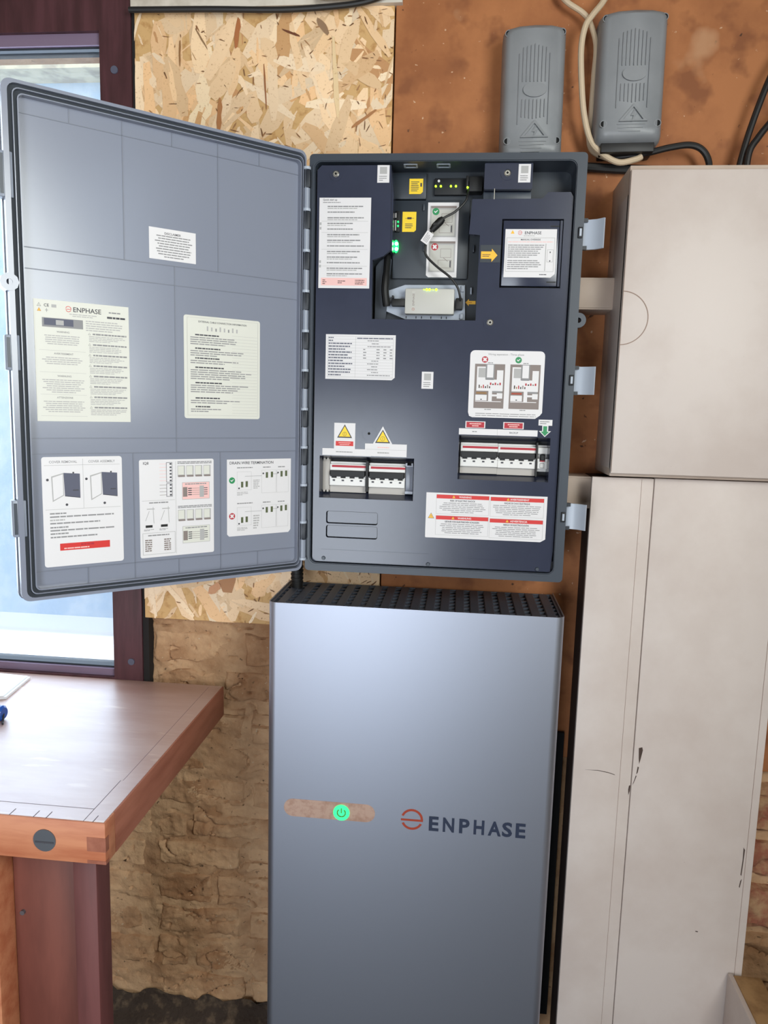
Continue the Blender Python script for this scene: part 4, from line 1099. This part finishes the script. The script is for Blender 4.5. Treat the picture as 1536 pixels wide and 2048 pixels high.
t = tag(MB().tube([(.520, -.010, .835), (.5688, -.012, .8300), (.6218, -.012, .8262), (.70, -.012, .822), (.78, -.012, .800)], .0085, 10).build('round_cable', 'cable_b', None, (.62, -.01, .82)), 'thick black cable lying flat behind the top of the white cover', 'cable')
t = tag(MB().tube([(-.329, -.021, 1.1230), (-.1671, -.023, 1.1192), (-.0291, -.023, 1.1150), (.0678, -.023, 1.1180), (.1253, -.022, 1.1237), (.1632, -.026, 1.1310), (.20, -.028, 1.148)], .0055, 10).build('round_cable', 'cable_b', None, (-.07, -.02, 1.1)), 'black cable sagging along the top edge of the chipboard', 'cable')
t = tag(MB().tube([(.05, -.030, 1.1310), (.115, -.032, 1.1290), (.15, -.034, 1.1350), (.19, -.036, 1.1550)], .0045, 10).build('round_cable', 'cable_w', None, (.1, -.03, 1.12)), 'short pale cable curving up above the chipboard', 'cable')

# ================================================================ workbench
wb = thing('workbench', (-.8, -.29, ZF), 'brown wooden workbench with a pale worn top under the window', 'workbench')
TX0, TX1, TY0, TY1, TZ = -1.70, -.150, -.5590, -.004, -.250
MB().box(TX0, TX1 - .002, TY0 + .002, TY1, TZ - .026, TZ, bevel=.0008, seg=1).build('bench_top', 'bench_top', wb)
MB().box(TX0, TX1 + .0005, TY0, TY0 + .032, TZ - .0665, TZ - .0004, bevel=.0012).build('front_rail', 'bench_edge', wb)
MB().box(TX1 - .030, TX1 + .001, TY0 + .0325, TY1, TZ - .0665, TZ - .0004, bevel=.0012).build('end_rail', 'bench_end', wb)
mb = MB().box(TX0, -.1835, TY0 + .0355, TY0 + .0363, TZ - .001, TZ + .0002); mb.box(-.1842, -.1834, TY0 + .002, TY0 + .125, TZ - .001, TZ + .0002)
mb.box(-.1800, -.1796, TY0 + .125, TY1 - .01, TZ - .001, TZ + .0002)
mb.build('top_joint', 'bench_line', wb)
for x in (-.1690, -.2420, -.2620, -.3000, -.36, -.42): MB().box(x - .0005, x + .0005, TY0 + .002, TY0 + .019, TZ - .001, TZ + .0003).build('saw_cut', 'bench_line', wb)
for z0, z1 in ((TZ - .046, TZ - .0235), (TZ - .0665 + .001, TZ - .0600)): MB().box(TX1 - .028, TX1 + .0012, TY0 - .0004, TY0 + .01, z0, z1).build('finger_joint', 'bench_end', wb)
mb = MB().cyl((-.2440, TY0 + .002, TZ - .0345), (-.2440, TY0 - .0015, TZ - .0345), .0175, 28); pg = mb.build('metal_plug', 'disc', wb)
MB().box(-.2585, -.2295, TY0 - .0022, TY0 - .0012, TZ - .0385, TZ - .0360).build('plug_slot', 'dk', pg)
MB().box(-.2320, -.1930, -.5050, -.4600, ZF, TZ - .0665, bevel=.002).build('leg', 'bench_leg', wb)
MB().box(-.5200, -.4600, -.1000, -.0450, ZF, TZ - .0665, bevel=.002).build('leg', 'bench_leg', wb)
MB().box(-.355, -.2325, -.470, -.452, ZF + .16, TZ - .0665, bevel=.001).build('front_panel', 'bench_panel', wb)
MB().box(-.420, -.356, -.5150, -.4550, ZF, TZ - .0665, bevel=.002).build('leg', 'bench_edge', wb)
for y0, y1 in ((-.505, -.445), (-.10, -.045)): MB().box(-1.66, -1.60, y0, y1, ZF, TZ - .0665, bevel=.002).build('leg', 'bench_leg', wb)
MB().box(-.395, -.375, -.4545, -.1005, TZ - .16, TZ - .0667, bevel=.001).build('cross_rail', 'bench_panel', wb)
MB().cyl((-.3400, -.4700, -.475), (-.3400, -.4745, -.475), .0040, 12).build('bolt_head', 'disc', wb)

# things on the bench
P = [(-.66, -.030), (-.5800, -.036), (-.5640, -.150), (-.60, -.165), (-.66, -.168)]
ZFm = Frame((0, 0, TZ + .0003), (1, 0, 0), (0, 1, 0), (0, 0, 1))
mb = MB().prism(ZFm, P, (), 0, .0050); mb.prism(ZFm, [(p[0] - .004, p[1] - .003) for p in P], (), .0052, .0080); mb.prism(ZFm, [(-.66, -.128), (-.590, -.134), (-.590, -.1375), (-.66, -.1315)], (), .0081, .0085, 1)
tag(mb.build('paper_stack', ['paper', 'green'], None, (-.61, -.1, TZ), 0), 'white sheets of paper lying on the bench near the window', 'paper')
dr = thing('screwdriver', (-.55, -.25, TZ), 'blue-handled screwdriver lying on the bench at the left edge', 'screwdriver')
mb = MB().tube([(-.66, -.238, TZ + .0150), (-.64, -.240, TZ + .0150), (-.58, -.244, TZ + .0150), (-.53, -.247, TZ + .0150), (-.505, -.2485, TZ + .0150)], [.009, .0145, .0125, .0148, .011], 16, 0, 4); mb.build('handle', 'blue', dr)
MB().tube([(-.655, -.2385, TZ + .0150), (-.770, -.230, TZ + .0120)], [.0032, .0032], 10, 0, 0).build('shaft', 'steel', dr)
MB().tube([(-.506, -.2485, TZ + .0140), (-.4990, -.262, TZ + .004), (-.4960, -.268, TZ + .0025)], .0018, 8, 0, 4).build('wrist_loop', 'cable_b', dr)
